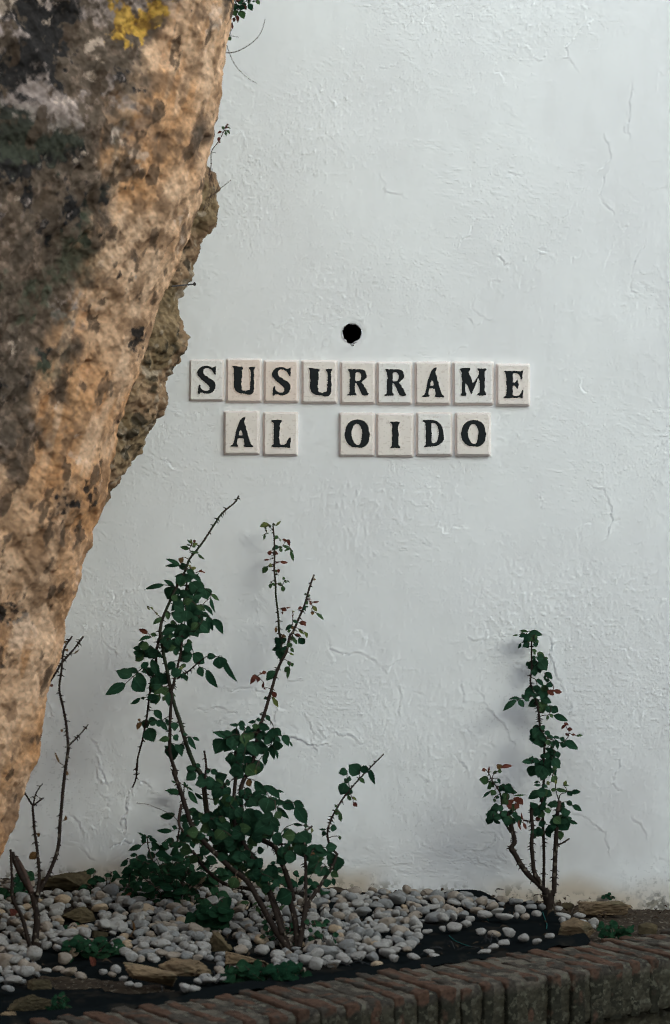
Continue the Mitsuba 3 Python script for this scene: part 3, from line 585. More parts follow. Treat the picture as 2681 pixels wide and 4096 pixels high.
kerb = top('brick_kerb', 'weathered mossy brick-on-edge kerb along the front of the planter', 'kerb')
def kpt(s, n, z): return np.array([KO[0] + s * KT[0] + n * KN[0], KO[1] + s * KT[1] + n * KN[1], z])
def rbox(s0, s1, n0, n1, za, zb, r, cuts, amp, seed, freq=30):
    m = trimesh.creation.box((1, 1, 1)); m = m.subdivide()
    m = trimesh.Trimesh(*trimesh.remesh.subdivide_to_size(m.vertices * [s1 - s0, n1 - n0, zb - za], m.faces, cuts))
    v = np.array(m.vertices); hx = np.array([s1 - s0, n1 - n0, zb - za]) / 2
    inner = np.clip(v, -(hx - r), hx - r); d = v - inner; L = np.linalg.norm(d, axis=1, keepdims=True)
    v = np.where(L > 1e-9, inner + d / np.maximum(L, 1e-9) * r, v)
    v = v + [(s0 + s1) / 2, (n0 + n1) / 2, (za + zb) / 2]
    w = np.array([kpt(*q) for q in v])
    nz = np.stack([meshkit.fbm(w * freq, 3, seed), meshkit.fbm(w * freq, 3, seed + 5), meshkit.fbm(w * freq, 3, seed + 9)], -1) - 0.5
    f = np.array(m.faces)
    w2_ = w + nz * amp
    tm = trimesh.Trimesh(w2_, f, process=False)
    if tm.volume < 0: f = f[:, ::-1]
    return w2_, f
nb = 0
s = -0.62
while s < 2.42:
    wdt = 0.028 + RNG.uniform(-0.006, 0.008)
    dz = RNG.uniform(-0.003, 0.0035); dn = RNG.uniform(-0.006, 0.005)
    vis = -0.3 < s < 1.6
    scene[part(kerb, 'brick')] = mikit.ply(rbox(s, s + wdt, -0.008 + dn, 0.202 + dn, -0.109, 0.001 + dz, 0.005, 0.011 if vis else 0.08, 0.009, 71 + nb), 'brick', smooth=40)
    s += 0.0514 + RNG.uniform(-0.003, 0.003); nb += 1
scene[part(kerb, 'mortar')] = mikit.ply(rbox(-0.7, 2.44, 0.0, 0.1975, -0.104, -0.0030, 0.012, 0.012, 0.006, 201, 45), 'mortar', smooth=60)
scene[part(kerb, 'plinth')] = mikit.ply(rbox(-0.7, 2.44, 0.02, 0.165, -0.65, -0.106, 0.004, 0.05, 0.012, 211, 20), 'mortar', smooth=50)

# ---------------------------------------------------------------- pebbles
PEB = []
def pebble_shape(seed):
    m = trimesh.creation.icosphere(subdivisions=2, radius=1.0); v = np.array(m.vertices)
    r = np.random.default_rng(seed)
    for _ in range(7):      # worn flats
        n = r.normal(size=3); n /= np.linalg.norm(n); h = r.uniform(0.5, 0.88)
        d = v @ n; v = v - np.where(d > h, (d - h) * 0.8, 0)[:, None] * n
    v = v * (1 + 0.30 * (meshkit.fbm(v * 1.2 + seed, 2, seed) - 0.5))[:, None]
    v = v / np.abs(v).max(0)
    v = v * (1 + 0.07 * (meshkit.fbm(v * 4 + seed, 2, seed + 3) - 0.5))[:, None]
    return v, np.array(m.faces)
SH = [mikit.ply(pebble_shape(i), None, smooth=True) for i in range(14)]
SHV = [pebble_shape(i) for i in range(14)]
def peb_T(p, a, b, c, rz, tx, ty):
    return T().translate([float(p[0]), float(p[1]), float(p[2])]).rotate([0, 0, 1], rz).rotate([1, 0, 0], tx).rotate([0, 1, 0], ty).scale([a, b, c])
placed = []
# single ones on the fabric and at the heap's edge, from the photograph: x0, y0, x1, y1, tone
zG = Z(1400, 3500, 600)
TRACED = [(zG, q) for q in [(385,170,585,315,'g'),(780,205,965,275,'g'),(595,280,757,360,'t'),(770,305,903,365,'w'),(1005,255,1188,335,'w'),(1175,280,1315,365,'g'),(1310,222,1432,332,'t'),(1245,330,1395,415,'t'),
   (1315,365,1482,462,'w'),(1195,420,1302,500,'w'),(1140,465,1265,558,'w'),(1000,480,1170,597,'w'),(925,525,1002,597,'w'),(1110,360,1240,460,'g'),(1035,375,1117,487,'w'),(895,390,1032,507,'w'),
   (1308,545,1420,632,'w'),(1428,575,1575,650,'t'),(245,370,425,480,'w'),(40,325,215,440,'g'),(192,280,370,360,'g'),(432,355,527,445,'w'),(275,545,420,620,'w'),(230,690,413,780,'w'),
   (125,725,268,832,'w'),(0,785,180,890,'w'),(400,820,512,915,'w'),(590,800,740,890,'w'),(815,805,935,890,'w'),(762,770,883,825,'w'),(540,740,660,808,'t'),(215,890,347,972,'T'),(130,950,238,990,'w'),
   (1325,768,1472,845,'w'),(1425,712,1550,780,'w'),(432,645,575,735,'g'),(660,628,760,690,'w'),(745,560,862,615,'w'),(542,585,655,675,'g'),(365,628,445,672,'g')]]
TRACED += [(zK, q) for q in [(5,168,105,260,'t'),(15,280,143,355,'w'),(162,292,313,370,'w'),(305,298,357,357,'w'),(360,300,450,365,'t'),(450,280,535,340,'w'),(295,230,410,315,'w'),(130,262,237,320,'w'),(80,210,190,285,'t'),
   (160,165,265,230,'t'),(305,190,390,240,'g'),(402,232,497,285,'g'),(500,225,568,287,'g'),(405,200,480,235,'g'),(635,245,703,292,'w'),(785,290,890,352,'w'),(640,298,768,360,'w'),(668,330,730,398,'w'),(805,350,900,400,'w'),(900,338,990,410,'w'),(905,385,985,445,'w'),
   (210,418,327,505,'w'),(338,463,436,540,'w'),(458,505,542,565,'w'),(557,462,640,520,'w'),(182,515,280,575,'w'),(100,442,210,497,'T'),(5,418,95,487,'w')]]
zF = Z(0, 3700, 1000)
TRACED += [(zF, q) for q in [(355,168,450,252,'t'),(240,262,323,307,'w'),(370,260,480,325,'t'),(460,292,543,350,'t'),(606,270,673,315,'w'),(688,245,757,310,'w'),(670,288,740,333,'t'),(742,315,803,355,'w'),(770,347,838,390,'w'),(825,360,888,395,'w'),
   (30,315,142,375,'w'),(122,250,218,330,'w'),(930,88,1068,155,'w'),(975,150,1050,195,'t'),(855,70,945,140,'w'),(1170,365,1255,425,'w'),(1110,355,1192,425,'w'),(320,255,405,300,'t'),(405,130,495,205,'T'),(10,375,93,420,'g'),(1070,62,1165,125,'w'),(765,160,860,235,'w'),(1205,330,1262,372,'w'),(1260,322,1360,370,'w'),(1365,318,1433,365,'w'),(488,12,568,95,'w'),(355,25,508,90,'w')]]
TONE = {'w': 'pebble_white', 'g': 'pebble_grey', 't': 'pebble_warm', 'T': 'pebble_tan'}
for z, (x0, y0, x1, y1, tone) in TRACED:
    (ua, va), (ub, vb) = z(x0, y0), z(x1, y1)
    hpx, wpx = vb - va, ub - ua
    p = ground((ua + ub) / 2, vb - 0.14 * hpx, 0.014)
    d = CAM_D + p[1]
    a = wpx * d / F / 2; c = hpx * d / F / 2 * 0.92
    b = min(a, 0.5 * (a + c)) * 0.95
    zc = CAM_H - ((va + vb) / 2 - 2048) * d / F
    placed.append((np.array([p[0], p[1], zc]), a, b, c, 0.0 if RNG.random() < 0.5 else 180.0, RNG.uniform(-8, 8), RNG.uniform(-14, 14), TONE[tone], True))
STONES_XY = []
def inside(pt, poly): 
    from shapely.geometry import Point
    return poly.contains(Point(*pt))
DENSE = Polygon([VIEW(*q) for q in [(-60,2058),(210,2060),(420,2078),(640,2070),(760,2092),(900,2088),(1100,2098),(1150,2110),(1200,2110),(975,2160),(985,2188),(945,2225),(860,2245),(760,2262),(520,2300),(470,2300),(450,2270),(330,2262),(290,2230),(200,2225),(120,2270),(60,2300),(-60,2320)]])
HOLES = [Polygon([zF(*q) for q in [(255,190),(420,190),(690,240),(680,330),(230,345),(225,300)]]), Polygon([zL(*q) for q in [(640,760),(1380,760),(1400,900),(1180,960),(700,860)]])]
def free(p, r, f=0.78):
    for q in placed:
        if abs(q[0][0] - p[0]) < 0.12 and math.hypot(q[0][0] - p[0], (q[0][1] - p[1])) < f * (r + (q[1] + q[2]) / 2): return False
    return True
STONE_BOXES = [(zL,250,770,575,895),(zL,385,985,605,1100),(zL,570,1125,680,1190),(zL,1305,1150,1455,1285),(z6,300,1265,620,1380),(zL,760,1325,1110,1500),(zL,980,1310,1350,1425),(zL,165,1430,335,1525),(zL,50,1530,330,1650),(zL,0,1640,110,1720),(zL,1420,780,1510,865),(zK,805,205,1255,330),(zK,665,360,970,515),(zK,1300,385,1460,475),(zK,690,225,795,290),(zL,1225,780,1290,840)]
STONE_AT = []
for z, x0, y0, x1, y1 in STONE_BOXES:
    (ua, va), (ub, vb) = z(x0, y0), z(x1, y1)
    p = ground((ua + ub) / 2, vb - 0.12 * (vb - va)); STONE_AT.append((p, (ub - ua) * (CAM_D + p[1]) / F / 2, (vb - va) * (CAM_D + p[1]) / F / 2))
def clear_of_stones(p, r):
    d = CAM_D + p[1]; us, vs = 1340.5 + p[0] * F / d, 2048 + (CAM_H - p[2] - 0.01) * F / d
    for z_, x0_, y0_, x1_, y1_ in STONE_BOXES:
        (ua_, va_), (ub_, vb_) = z_(x0_, y0_), z_(x1_, y1_)
        e_ = r * F / d
        if ua_ - 0.3 * e_ < us < ub_ + 0.3 * e_ and va_ < vs - 0.1 * e_ and vs - 0.75 * e_ < vb_ - 0.14 * (vb_ - va_): return False
    return all(not (abs(p[0] - q[0]) < w * 0.92 + r and abs(p[1] - q[1]) < max(0.5 * w, 0.02) + r * 0.6) for q, w, h in STONE_AT)
tries = 0; target = 0
lim = len(placed)
for it in range(40000):
    us, vs = RNG.uniform(-60, 2100), RNG.uniform(3520, 4000)
    if not inside((us, vs), DENSE) or any(inside((us, vs), hh) for hh in HOLES): continue
    p = ground(us, vs)
    if p[1] > -0.05: continue
    a = RNG.choice([0.0105, 0.0125, 0.014, 0.0155, 0.018, 0.0215]) * RNG.uniform(0.9, 1.1)
    b = a * RNG.uniform(0.68, 0.9); c = a * RNG.uniform(0.52, 0.72)
    if meshkit.fbm(np.array([p[0] * 9, p[1] * 9, 1.0]), 3, 88) < 0.40 and RNG.random() < 0.85: continue
    if not free(p, (a + b) / 2, 0.9) or not clear_of_stones(p, a * 0.7): continue
    tone = RNG.choices(['pebble_white', 'pebble_grey', 'pebble_warm', 'pebble_tan'], [0.46, 0.30, 0.18, 0.06])[0]
    placed.append((p + (0, 0, c * 0.75 + 0.008), a, b, c, RNG.uniform(0, 360), RNG.uniform(-16, 16), RNG.uniform(-16, 16), tone, False))
base_n = len(placed)
# a second layer resting in the gaps
for it in range(5000):
    if len(placed) > base_n + 80: break
    us, vs = RNG.uniform(-60, 2000), RNG.uniform(3540, 3940)
    if not inside((us, vs), DENSE) or any(inside((us, vs), hh) for hh in HOLES): continue
    p = ground(us, vs)
    near = [q for q in placed[lim:base_n] if math.hypot(q[0][0] - p[0], q[0][1] - p[1]) < 0.027]
    if len(near) < 3 or not clear_of_stones(p, 0.02): continue
    if any(math.hypot(q[0][0] - p[0], q[0][1] - p[1]) < 0.04 for q in placed[base_n:] + placed[:lim]): continue
    a = RNG.uniform(0.012, 0.019); b = a * RNG.uniform(0.65, 0.9); c = a * RNG.uniform(0.5, 0.7)
    zt = np.mean([q[0][2] for q in near]) + 0.010
    placed.append((np.array([p[0], p[1], zt]), a, b, c, RNG.uniform(0, 360), RNG.uniform(-26, 26), RNG.uniform(-26, 26), RNG.choices(['pebble_white', 'pebble_grey', 'pebble_warm'], [0.6, 0.25, 0.15])[0], False))
LAND = [('the mossy block at the wall', 0), ('the angular brown stone', 1), ('the small round brown stone', 2), ('the upright crumbly stone', 3), ('the orange-topped stone', 4), ('the long tan slab', 5), ('the flat tan stone', 6), ('the pitted brown stone', 7), ('the long low brown stone', 8), ('the corner stone at bottom left', 9), ('the ochre stone by the wall', 10), ('the wide white-patched stone', 11), ('the pointed tan stone', 12)]
LANDP = [(n_, STONE_AT[i_][0]) for n_, i_ in LAND] + [('the bare rose trunk', ground(345, 3815)), ('the leafy rose base', ground(1186, 3815)), ('the pruned rose trunk', ground(2195, 3652)),
    ('the dark matted weed', ground(365, 3815)), ('the broad-leaved weed', ground(850, 3720)), ('the right clover tuft', ground(2460, 3750)), ('the rolled fabric edge', ground(1560, 3585)), ('the hanging creeping weed', ground(1060, 3930)), ('the big bare fabric patch', ground(1800, 3830)), ('the wall stain', ground(1730, 3560))]
def near_text(p):
    best = min(LANDP, key=lambda q: math.hypot(q[1][0] - p[0], 0.8 * (q[1][1] - p[1])))
    dx, dy = p[0] - best[1][0], p[1] - best[1][1]
    if math.hypot(dx, dy) < 0.07: w_ = 'close beside'
    elif abs(dx) > abs(dy) * 0.8: w_ = 'right of' if dx > 0 else 'left of'
    else: w_ = 'behind' if dy > 0 else 'in front of'
    return w_ + ' ' + best[0]
def shown(q):
    p = q[0]; d = CAM_D + p[1]
    us = 1340.5 + p[0] * F / d; vs = 2048 + (CAM_H - p[2]) * F / d
    return (q[1] * F / d) if (-20 < us < 2700 and vs < 4110) else -1.0
order = sorted(range(len(placed)), key=lambda i: (-placed[i][8], -shown(placed[i])))
rest = {}
for rank, i in enumerate(order):
    p, a, b, c, rz, tx, ty, tone, traced = placed[i]
    M = peb_T(p, a, b, c, rz, tx, ty); sh = i % 14
    if shown(placed[i]) < 0: continue
    if rank < 300:
        us = 1340.5 + p[0] * F / (CAM_D + p[1])
        tone_w = {'pebble_white': 'white', 'pebble_grey': 'greyish', 'pebble_warm': 'warm white', 'pebble_tan': 'tan'}[tone]
        size = 'big' if a > 0.0185 else 'small' if a < 0.0125 else 'mid-sized'
        form = 'long' if b < 0.73 * a else 'rounded'
        lab = f'{size} {form} {tone_w} pebble {near_text(p)}'
        key = top('pebble', lab, 'pebble', 'pebbles: ' + lab)
        scene[key] = {**SH[sh], 'bsdf': {'type': 'ref', 'id': tone}, 'to_world': M}
    else:
        v, f = SHV[sh]; m = np.array(M.matrix)
        rest.setdefault(tone, []).append((v @ m[:3, :3].T + m[:3, 3], f))
for j, (tone, ms) in enumerate(sorted(rest.items())):
    key = part('gravel', 'pebbles'); scene[key] = mikit.ply(join(ms), tone, smooth=True); labels[key] = {'kind': 'stuff'}
labels['gravel'] = {'label': 'loose small pebbles filling the gaps of the planter bed', 'category': 'gravel', 'kind': 'stuff'}

# ---------------------------------------------------------------- tan stones
def stone_mesh(seed, w, dpt, h, sub=3):
    r = np.random.default_rng(seed)
    pts = r.normal(size=(11, 3)); pts /= np.linalg.norm(pts, axis=1, keepdims=True)
    pts = np.sign(pts) * np.abs(pts) ** 0.7
    hull = trimesh.convex.convex_hull(pts)
    m = trimesh.Trimesh(*trimesh.remesh.subdivide_to_size(hull.vertices, hull.faces, 0.11))
    v = np.array(m.vertices)
    n = np.array(m.vertex_normals)
    v = v + n * (0.20 * (meshkit.fbm(v * 2.2 + seed, 4, seed) - 0.5) + 0.17 * (meshkit.fbm(v * 6 + seed, 4, seed + 1) - 0.5))[:, None]
    lo, hi = v.min(0), v.max(0)
    v = (v - (lo + hi) / 2) / ((hi - lo) / 2) * [w, dpt, h]
    return v, np.array(m.faces)
STONE_LABELS = [('dull mossy block of stone against the wall base, behind the bare thorny rose', 'earthy_stone'), ('angular brown stone among pebbles right of the bare thorny rose', 'earthy_stone'), ('small rounded brown stone above the dark clump of weeds at left', 'earthy_stone'),
  ('upright crumbly brown stone left of the leafy rose base', 'earthy_stone'), ('tan stone with orange top in front of the leafy rose base', 'sandstone'), ('long sloping tan slab at the planter front, largest loose stone', 'sandstone'), ('flat tan stone just right of the long slab', 'sandstone'),
  ('pitted brown stone near the left end of the kerb', 'earthy_stone'), ('long low brown stone behind the clover at bottom left', 'earthy_stone'), ('tan stone cut by the bottom left corner of the photo', 'sandstone'), ('small ochre stone at the wall base behind the leafy rose', 'sandstone'),
  ('wide tan stone with a white paint patch at the wall base on the right', 'sandstone'), ('pointed tan stone beside the clover on the right', 'sandstone'), ('small brown stone on bare soil at far right', 'earthy_stone'), ('half buried brown stone just right of the right rose trunk', 'earthy_stone'), ('dark stone in the shade behind the leafy rose', 'earthy_stone')]
for i, (p, w, h) in enumerate(STONE_AT):
    lab, matn = STONE_LABELS[i]
    key = top('field_stone', lab, 'stone')
    v, f = stone_mesh((300 if i >= 8 else 347) + i, w, max(w * 0.55, h * 0.8), h * 1.05)
    rot = {5: -0.0, 6: 0.0}.get(i, 0.0)
    if i == 5: v[:, 2] = v[:, 2] * 0.62 - 0.40 * h * v[:, 0] / w
    if i == 12: v[:, 2] *= np.where(v[:, 2] > 0, 1.0, 1.0); v[:, 2] -= 0.35 * h * np.abs(v[:, 0]) / w * (v[:, 2] > 0)
    scene[key] = mikit.ply((v + p + (0, 0, h * 0.86), f), matn, smooth=38)

# ---------------------------------------------------------------- plants
def leaf_mesh(b, t, w, nrm, seed, curl=0.12, fold=0.22):
    """a pointed oval leaf from b to t, facing nrm"""
    r = random.Random(seed)
    L = t - b; ln_ = np.linalg.norm(L) + 1e-9; ex_ = L / ln_
    ez = nrm - ex_ * (nrm @ ex_); ez /= np.linalg.norm(ez) + 1e-9
    ey = np.cross(ez, ex_)
    ts = np.array([0.0, 0.10, 0.26, 0.45, 0.64, 0.82, 0.93, 1.0]); ws = np.array([0.02, 0.52, 0.90, 1.0, 0.83, 0.46, 0.20, 0.0])
    bend = r.uniform(-0.08, 0.08); cu = curl * r.uniform(0.4, 1.6); fo = fold * r.uniform(0.3, 1.4); wv = r.uniform(0, 6.28)
    V_, F_ = [], []
    for a, q in zip(ts, ws):
        mid = b + L * a + ey * bend * ln_ * math.sin(a * math.pi) - ez * cu * ln_ * (a * a) * 0.9 + ez * cu * ln_ * 0.5 * math.sin(a * math.pi)
        for k_, sgn in ((-1, 1), (-0.55, 1), (0, 0), (0.55, 1), (1, 1)):
            rip = 0.05 * w * math.sin(a * 15 + wv + k_ * 2) * abs(k_)
            V_.append(mid + ey * (k_ * q * w / 2) + ez * (abs(k_) * q * w * fo * 0.5 + rip))
    n = len(ts)
    for i in range(n - 1):
        for j in range(4):
            o = i * 5 + j
            F_ += [[o, o + 1, o + 6], [o, o + 6, o + 5]]
    UV_ = np.array([[a, k_] for a in ts for k_ in (0.0, 0.225, 0.5, 0.775, 1.0)])
    return np.array(V_), np.array(F_), UV_
KIND = {'d': 'leaf_dark', 'm': 'leaf_mid', 'y': 'leaf_young', 'r': 'leaf_red', 'b': 'leaf_dry', 'w': 'leaf_weed'}
KLAB = {'y': 'pale yellow-green young leaf', 'r': 'dark red young leaf', 'b': 'dry brown leaf'}
class Plant:
    def __init__(self, name, label, cat, ymin=-0.012):
        self.key = top(name, label, cat); self.pts = []; self.seed = 1000 * (COUNT[name] + sum(map(ord, name)) % 97); self.nodes = []
    def cane(self, runs, y0, y1, r0, r1, thorns=0, mat='bark', name='cane', tips=0.0):
        """runs: photo pixels tip-first or base-first; y and r run from first to last"""
        n = len(runs); cum = np.concatenate([[0], np.cumsum([math.hypot(runs[i + 1][0] - runs[i][0], runs[i + 1][1] - runs[i][1]) for i in range(n - 1)])]); cum /= cum[-1]
        P_ = np.array([wx(u, v, y0 + (y1 - y0) * c) for (u, v), c in zip(runs, cum)])
        Pl = smooth_line(P_, 6); m = len(Pl); q = np.linspace(0, 1, m)
        rad = 0.82 * (r0 + (r1 - r0) * q)
        rr = random.Random(self.seed + len(self.pts))
        rad = rad * np.array([1 + 0.12 * (rr.random() - 0.5) for _ in range(m)])
        parts_ = [tube(Pl, rad, 8)]
        for k_ in range(thorns):
            i = rr.randint(2, m - 3); tdir = Pl[i + 1] - Pl[i - 1]; tdir /= np.linalg.norm(tdir)
            side = np.cross(tdir, [0, 1, 0]) * rr.choice((-1, 1)) + np.array([0, rr.uniform(-0.6, 0.4), 0]); side /= np.linalg.norm(side)
            if tdir[2] < 0: tdir = -tdir
            l = rr.uniform(0.0045, 0.0085); c0 = Pl[i] + side * rad[i] * 0.8
            parts_.append(tube([c0, c0 + side * l * 0.5 - tdir * l * 0.1, c0 + side * l - tdir * l * 0.35], [0.0022, 0.0011, 0.0002], 5))
        key = part(self.key, name)
        scene[key] = mikit.ply(join(parts_), mat, smooth=50)
        self.pts += list(Pl[::2])
        return key
    def leaves(self, rows, z, lift=0.0, spread=0.02, face=(0.1, -1.0, 0.42), twig='twig_bark', ydef=None, maxtwig=0.075, tilt=0.35):
        rows = [(*r[:5], (r[5] if len(r) > 5 else 'd')) for r in rows]
        data = []
        P0 = np.array(self.pts) if self.pts else None
        for bx, by, tx_, ty_, w, k_ in rows:
            rr = random.Random(self.seed); self.seed += 1
            (ub, vb), (ut, vt) = z(bx, by), z(tx_, ty_)
            if ydef is None:
                d = CAM_D + P0[:, 1]; pu, pv = 1340.5 + P0[:, 0] * F / d, 2048 + (CAM_H - P0[:, 2]) * F / d
                i = int(np.argmin((pu - ub) ** 2 + (pv - vb) ** 2)); y = P0[i, 1]
            else: y = ydef
            y = min(y - lift + rr.uniform(-spread, spread * 0.6), -0.012)
            b = wx(ub, vb, y); sc_ = (CAM_D + y) / F
            ln_ = math.hypot(ut - ub, vt - vb) * sc_
            yt = min(y + rr.uniform(-tilt, tilt * 0.7) * ln_, -0.008)
            t = wx(ut, vt, yt); wd = 1.32 * w * (z(1, 0)[0] - z(0, 0)[0]) * sc_
            nrm = np.array(face) + np.array([rr.uniform(-0.4, 0.4), 0, rr.uniform(-0.45, 0.3)])
            data.append((b, t, wd, nrm, k_, self.seed))
        # stalks: join each leaf to the nearest stem or earlier leaf base
        if P0 is None: tree_ = [np.array(p) for p in self.nodes] or [data[0][0]]
        else: tree_ = list(P0) + self.nodes
        left = list(range(len(data))); stalk = {}
        TA = np.array(tree_)
        D_ = np.array([np.min(np.linalg.norm((TA - data[i][0]) * [1, 0.5, 1], axis=1)) for i in left]); J = [TA[np.argmin(np.linalg.norm((TA - data[i][0]) * [1, 0.5, 1], axis=1))] for i in left]
        done = np.zeros(len(data), bool)
        for _ in left:
            i = int(np.argmin(np.where(done, 9e9, D_))); done[i] = True
            stalk[i] = (J[i], D_[i]); self.nodes.append(data[i][0])
            for j in range(len(data)):
                if not done[j]:
                    dd = np.linalg.norm((data[j][0] - data[i][0]) * [1, 0.5, 1])
                    if dd < D_[j]: D_[j] = dd; J[j] = data[i][0]
        for i, (b, t, wd, nrm, k_, sd) in enumerate(data):
            key = part(self.key, 'leaf')
            lv, lf, luv = leaf_mesh(b, t, wd, nrm, sd)
            scene[key] = mikit.ply((lv, lf), KIND[k_], smooth=True, uv=luv)
            if k_ in KLAB: labels[key] = {'label': KLAB[k_]}
            a, dist = stalk[i]
            if 0.002 < dist < maxtwig:
                mid = (a + b) / 2 + np.array([0, 0, 0.06 * dist])
                kk = part(self.key, 'stalk')
                scene[kk] = mikit.ply(tube(smooth_line([a, mid, b], 3), np.linspace(0.0011, 0.0007, 7), 5), twig if k_ != 'd' else 'green_bark', smooth=True)

zA, zB, zC, zE = Z(400, 1960, 600), Z(400, 2500, 600), Z(950, 2050, 400), Z(850, 3000, 600)
zW, zT = Z(400, 3000, 500), Z(0, 2000, 1000)
def run(*a):
    out = []
    for z, pts in a: out += [z(*p) for p in pts]
    return out

# -- bare thorny rose at the left
pl = Plant('bare_rose', 'bare thorny rose with leafless dark canes at the far left', 'rose plant')
pl.cane(run((zT, [(450,850),(400,930),(385,1050),(370,1180),(395,1300),(415,1420),(425,1540)]), (zL, [(425,0),(400,180),(375,450),(360,620),(300,780),(240,890),(215,980)])), -0.52, -0.68, 0.0022, 0.0052, 46)
pl.cane(run((zT, [(520,850),(460,930),(390,1010),(340,1090),(300,1150)])), -0.49, -0.52, 0.0022, 0.003, 14)
pl.cane(run((zT, [(550,1400),(500,1460),(425,1535)])), -0.50, -0.52, 0.0014, 0.0024, 8, name='side_shoot')
pl.cane(run((zL, [(135,220),(150,260),(205,350)])), -0.50, -0.53, 0.0018, 0.0026, 4, name='side_shoot')
pl.cane(run((zL, [(265,210),(225,270),(205,350)])), -0.55, -0.53, 0.0013, 0.0022, 4, name='side_shoot')
pl.cane(run((zL, [(270,300),(235,325),(205,350)])), -0.55, -0.53, 0.0018, 0.0022, 2, name='side_shoot')
pl.cane(run((zL, [(203,345),(215,500),(235,650),(245,800),(230,910)])), -0.55, -0.68, 0.003, 0.0048, 26)
pl.cane(run((zL, [(75,640),(95,700),(130,780),(200,900),(230,1050),(222,1160),(215,1275)])), -0.64, -0.715, 0.0055, 0.0092, 16)
pl.cane(run((zL, [(100,670),(150,760),(200,890)])), -0.62, -0.68, 0.0055, 0.006, 3, mat='twig_bark')
pl.cane(run((zL, [(65,620),(75,800),(80,930),(140,1050),(180,1200),(212,1265)])), -0.66, -0.72, 0.003, 0.006, 14)
pl.cane(run((zL, [(240,1200),(225,1240),(215,1290)])), -0.71, -0.715, 0.009, 0.013, 0, name='root_crown')
pl.leaves([(230,640,180,680,40,'b'),(235,540,250,520,22,'b'),(220,640,200,670,22,'b'),(370,80,345,10,10,'b'),(410,160,420,130,18,'b'),(405,440,410,410,16,'b')], zL, spread=0.01)
pl.leaves([(410,940,425,930,14,'b'),(330,1075,300,1070,18,'b'),(320,1150,325,1165,20,'r'),(400,890,410,880,16,'b'),(390,1430,380,1445,16,'b'),(460,960,495,930,8,'b')], zT, spread=0.01)

# -- big leafy rose
pl = Plant('leafy_rose', 'tall leafy rose bush with many thorny canes, left of centre', 'rose plant')
BY = -0.72
pl.cane(run((zA, [(1443,58),(1400,130),(1270,240),(1180,370),(1090,510),(1010,620),(930,720),(880,850),(790,1020),(690,1240),(640,1370),(625,1480)]), (zB, [(640,120),(660,300),(700,480),(730,650),(770,820),(830,1000),(880,1180),(930,1330),(1000,1500)]), (zW, [(1170,200),(1280,370)]), (z6, [(215,500),(300,640),(430,790)])), -0.22, -0.5, 0.0020, 0.0068, 70, mat='green_bark')
pl.cane(run((zA, [(905,950),(890,1050),(850,1300)]), (zB, [(850,220),(820,370),(770,590),(745,680),(735,850),(730,1000),(725,1200),(730,1350),(790,1540)]), (zW, [(920,280),(1000,500),(1080,750),(1150,950),(1300,1150)]), (z6, [(340,730),(450,820),(530,950),(590,1060),(650,1160),(730,1275)])), -0.24, BY, 0.0022, 0.0078, 60)
pl.cane(run((zB, [(625,110),(590,250),(580,400),(540,560),(520,700),(500,850),(480,1000),(440,1200),(390,1400),(380,1558)]), (zW, [(470,150),(450,350),(405,470)])), -0.30, -0.24, 0.0034, 0.0019, 26, name='hanging_shoot')
pl.cane(run((zB, [(1100,330),(1010,400),(920,480),(800,560)])), -0.33, -0.3, 0.0014, 0.0024, 10, name='side_shoot')
pl.cane(run((zB, [(400,480),(460,450),(540,570)])), -0.34, -0.3, 0.0012, 0.0018, 2, name='side_shoot')
pl.cane(run((zB, [(265,610),(340,540),(400,490)])), -0.35, -0.34, 0.0009, 0.0012, 0, name='side_shoot')
pl.cane(run((zC, [(1195,970),(1120,1180),(1050,1430),(960,1640),(870,1850)]), (zD, [(960,150),(925,330),(850,470),(790,620),(740,800),(700,930),(640,1130),(590,1260),(560,1400),(500,1700)]), (zE, [(300,380),(300,560),(320,720),(350,830),(450,910),(640,1000),(700,1130),(770,1300),(840,1550)]), (z6, [(700,880),(745,1040),(762,1180),(765,1280)])), -0.045, BY, 0.0024, 0.0078, 80, mat='bark')
pl.cane(run((zC, [(553,170),(575,450),(580,700),(575,900),(595,1100),(600,1300),(635,1600),(650,1850)]), (zD, [(850,180),(860,300),(850,460)])), -0.05, -0.09, 0.0021, 0.0034, 30, mat='green_bark')
pl.cane(run((zE, [(250,60),(240,300),(215,600),(240,800),(320,960),(430,1150),(520,1280),(590,1450),(650,1600),(720,1800)]), (z6, [(680,1160),(735,1270)])), -0.4, BY + 0.01, 0.0042, 0.0068, 40)
pl.cane(run((zD, [(303,1260),(300,1420),(285,1600),(265,1700),(280,1830)])), -0.36, -0.4, 0.0012, 0.0052, 6)
pl.cane(run((zW, [(1300,10),(1325,200),(1310,400),(1340,700),(1370,900),(1375,1130)])), -0.42, -0.5, 0.0026, 0.0036, 12)
pl.cane(run((zE, [(1036,790),(960,880),(965,1120),(970,1300),(965,1550)]), (z6, [(815,960),(795,1110),(772,1260)])), -0.55, BY, 0.0024, 0.0066, 26)
pl.cane(run((z6, [(1302,25),(1150,180),(1050,300),(980,420),(950,520),(970,600),(1015,655)])), -0.40, -0.52, 0.0017, 0.0034, 22)
pl.cane(run((z6, [(1010,650),(985,720),(940,790),(890,870),(830,960),(800,1080),(775,1230)])), -0.52, BY, 0.0034, 0.006, 16)
pl.cane(run((z6, [(440,600),(500,700),(560,830),(600,930),(670,1150)])), -0.5, BY + 0.02, 0.0044, 0.006, 18)
pl.cane(run((z6, [(110,630),(170,720),(300,830),(480,870)])), -0.4, -0.55, 0.0038, 0.005, 8)
pl.cane(run((zW, [(1010,680),(985,930),(1130,1100),(1260,1150)])), -0.34, -0.45, 0.0032, 0.0034, 5, mat='twig_bark')
pl.cane(run((zE, [(450,430),(330,570)])), -0.5, -0.5, 0.0018, 0.002, 4, name='side_shoot')
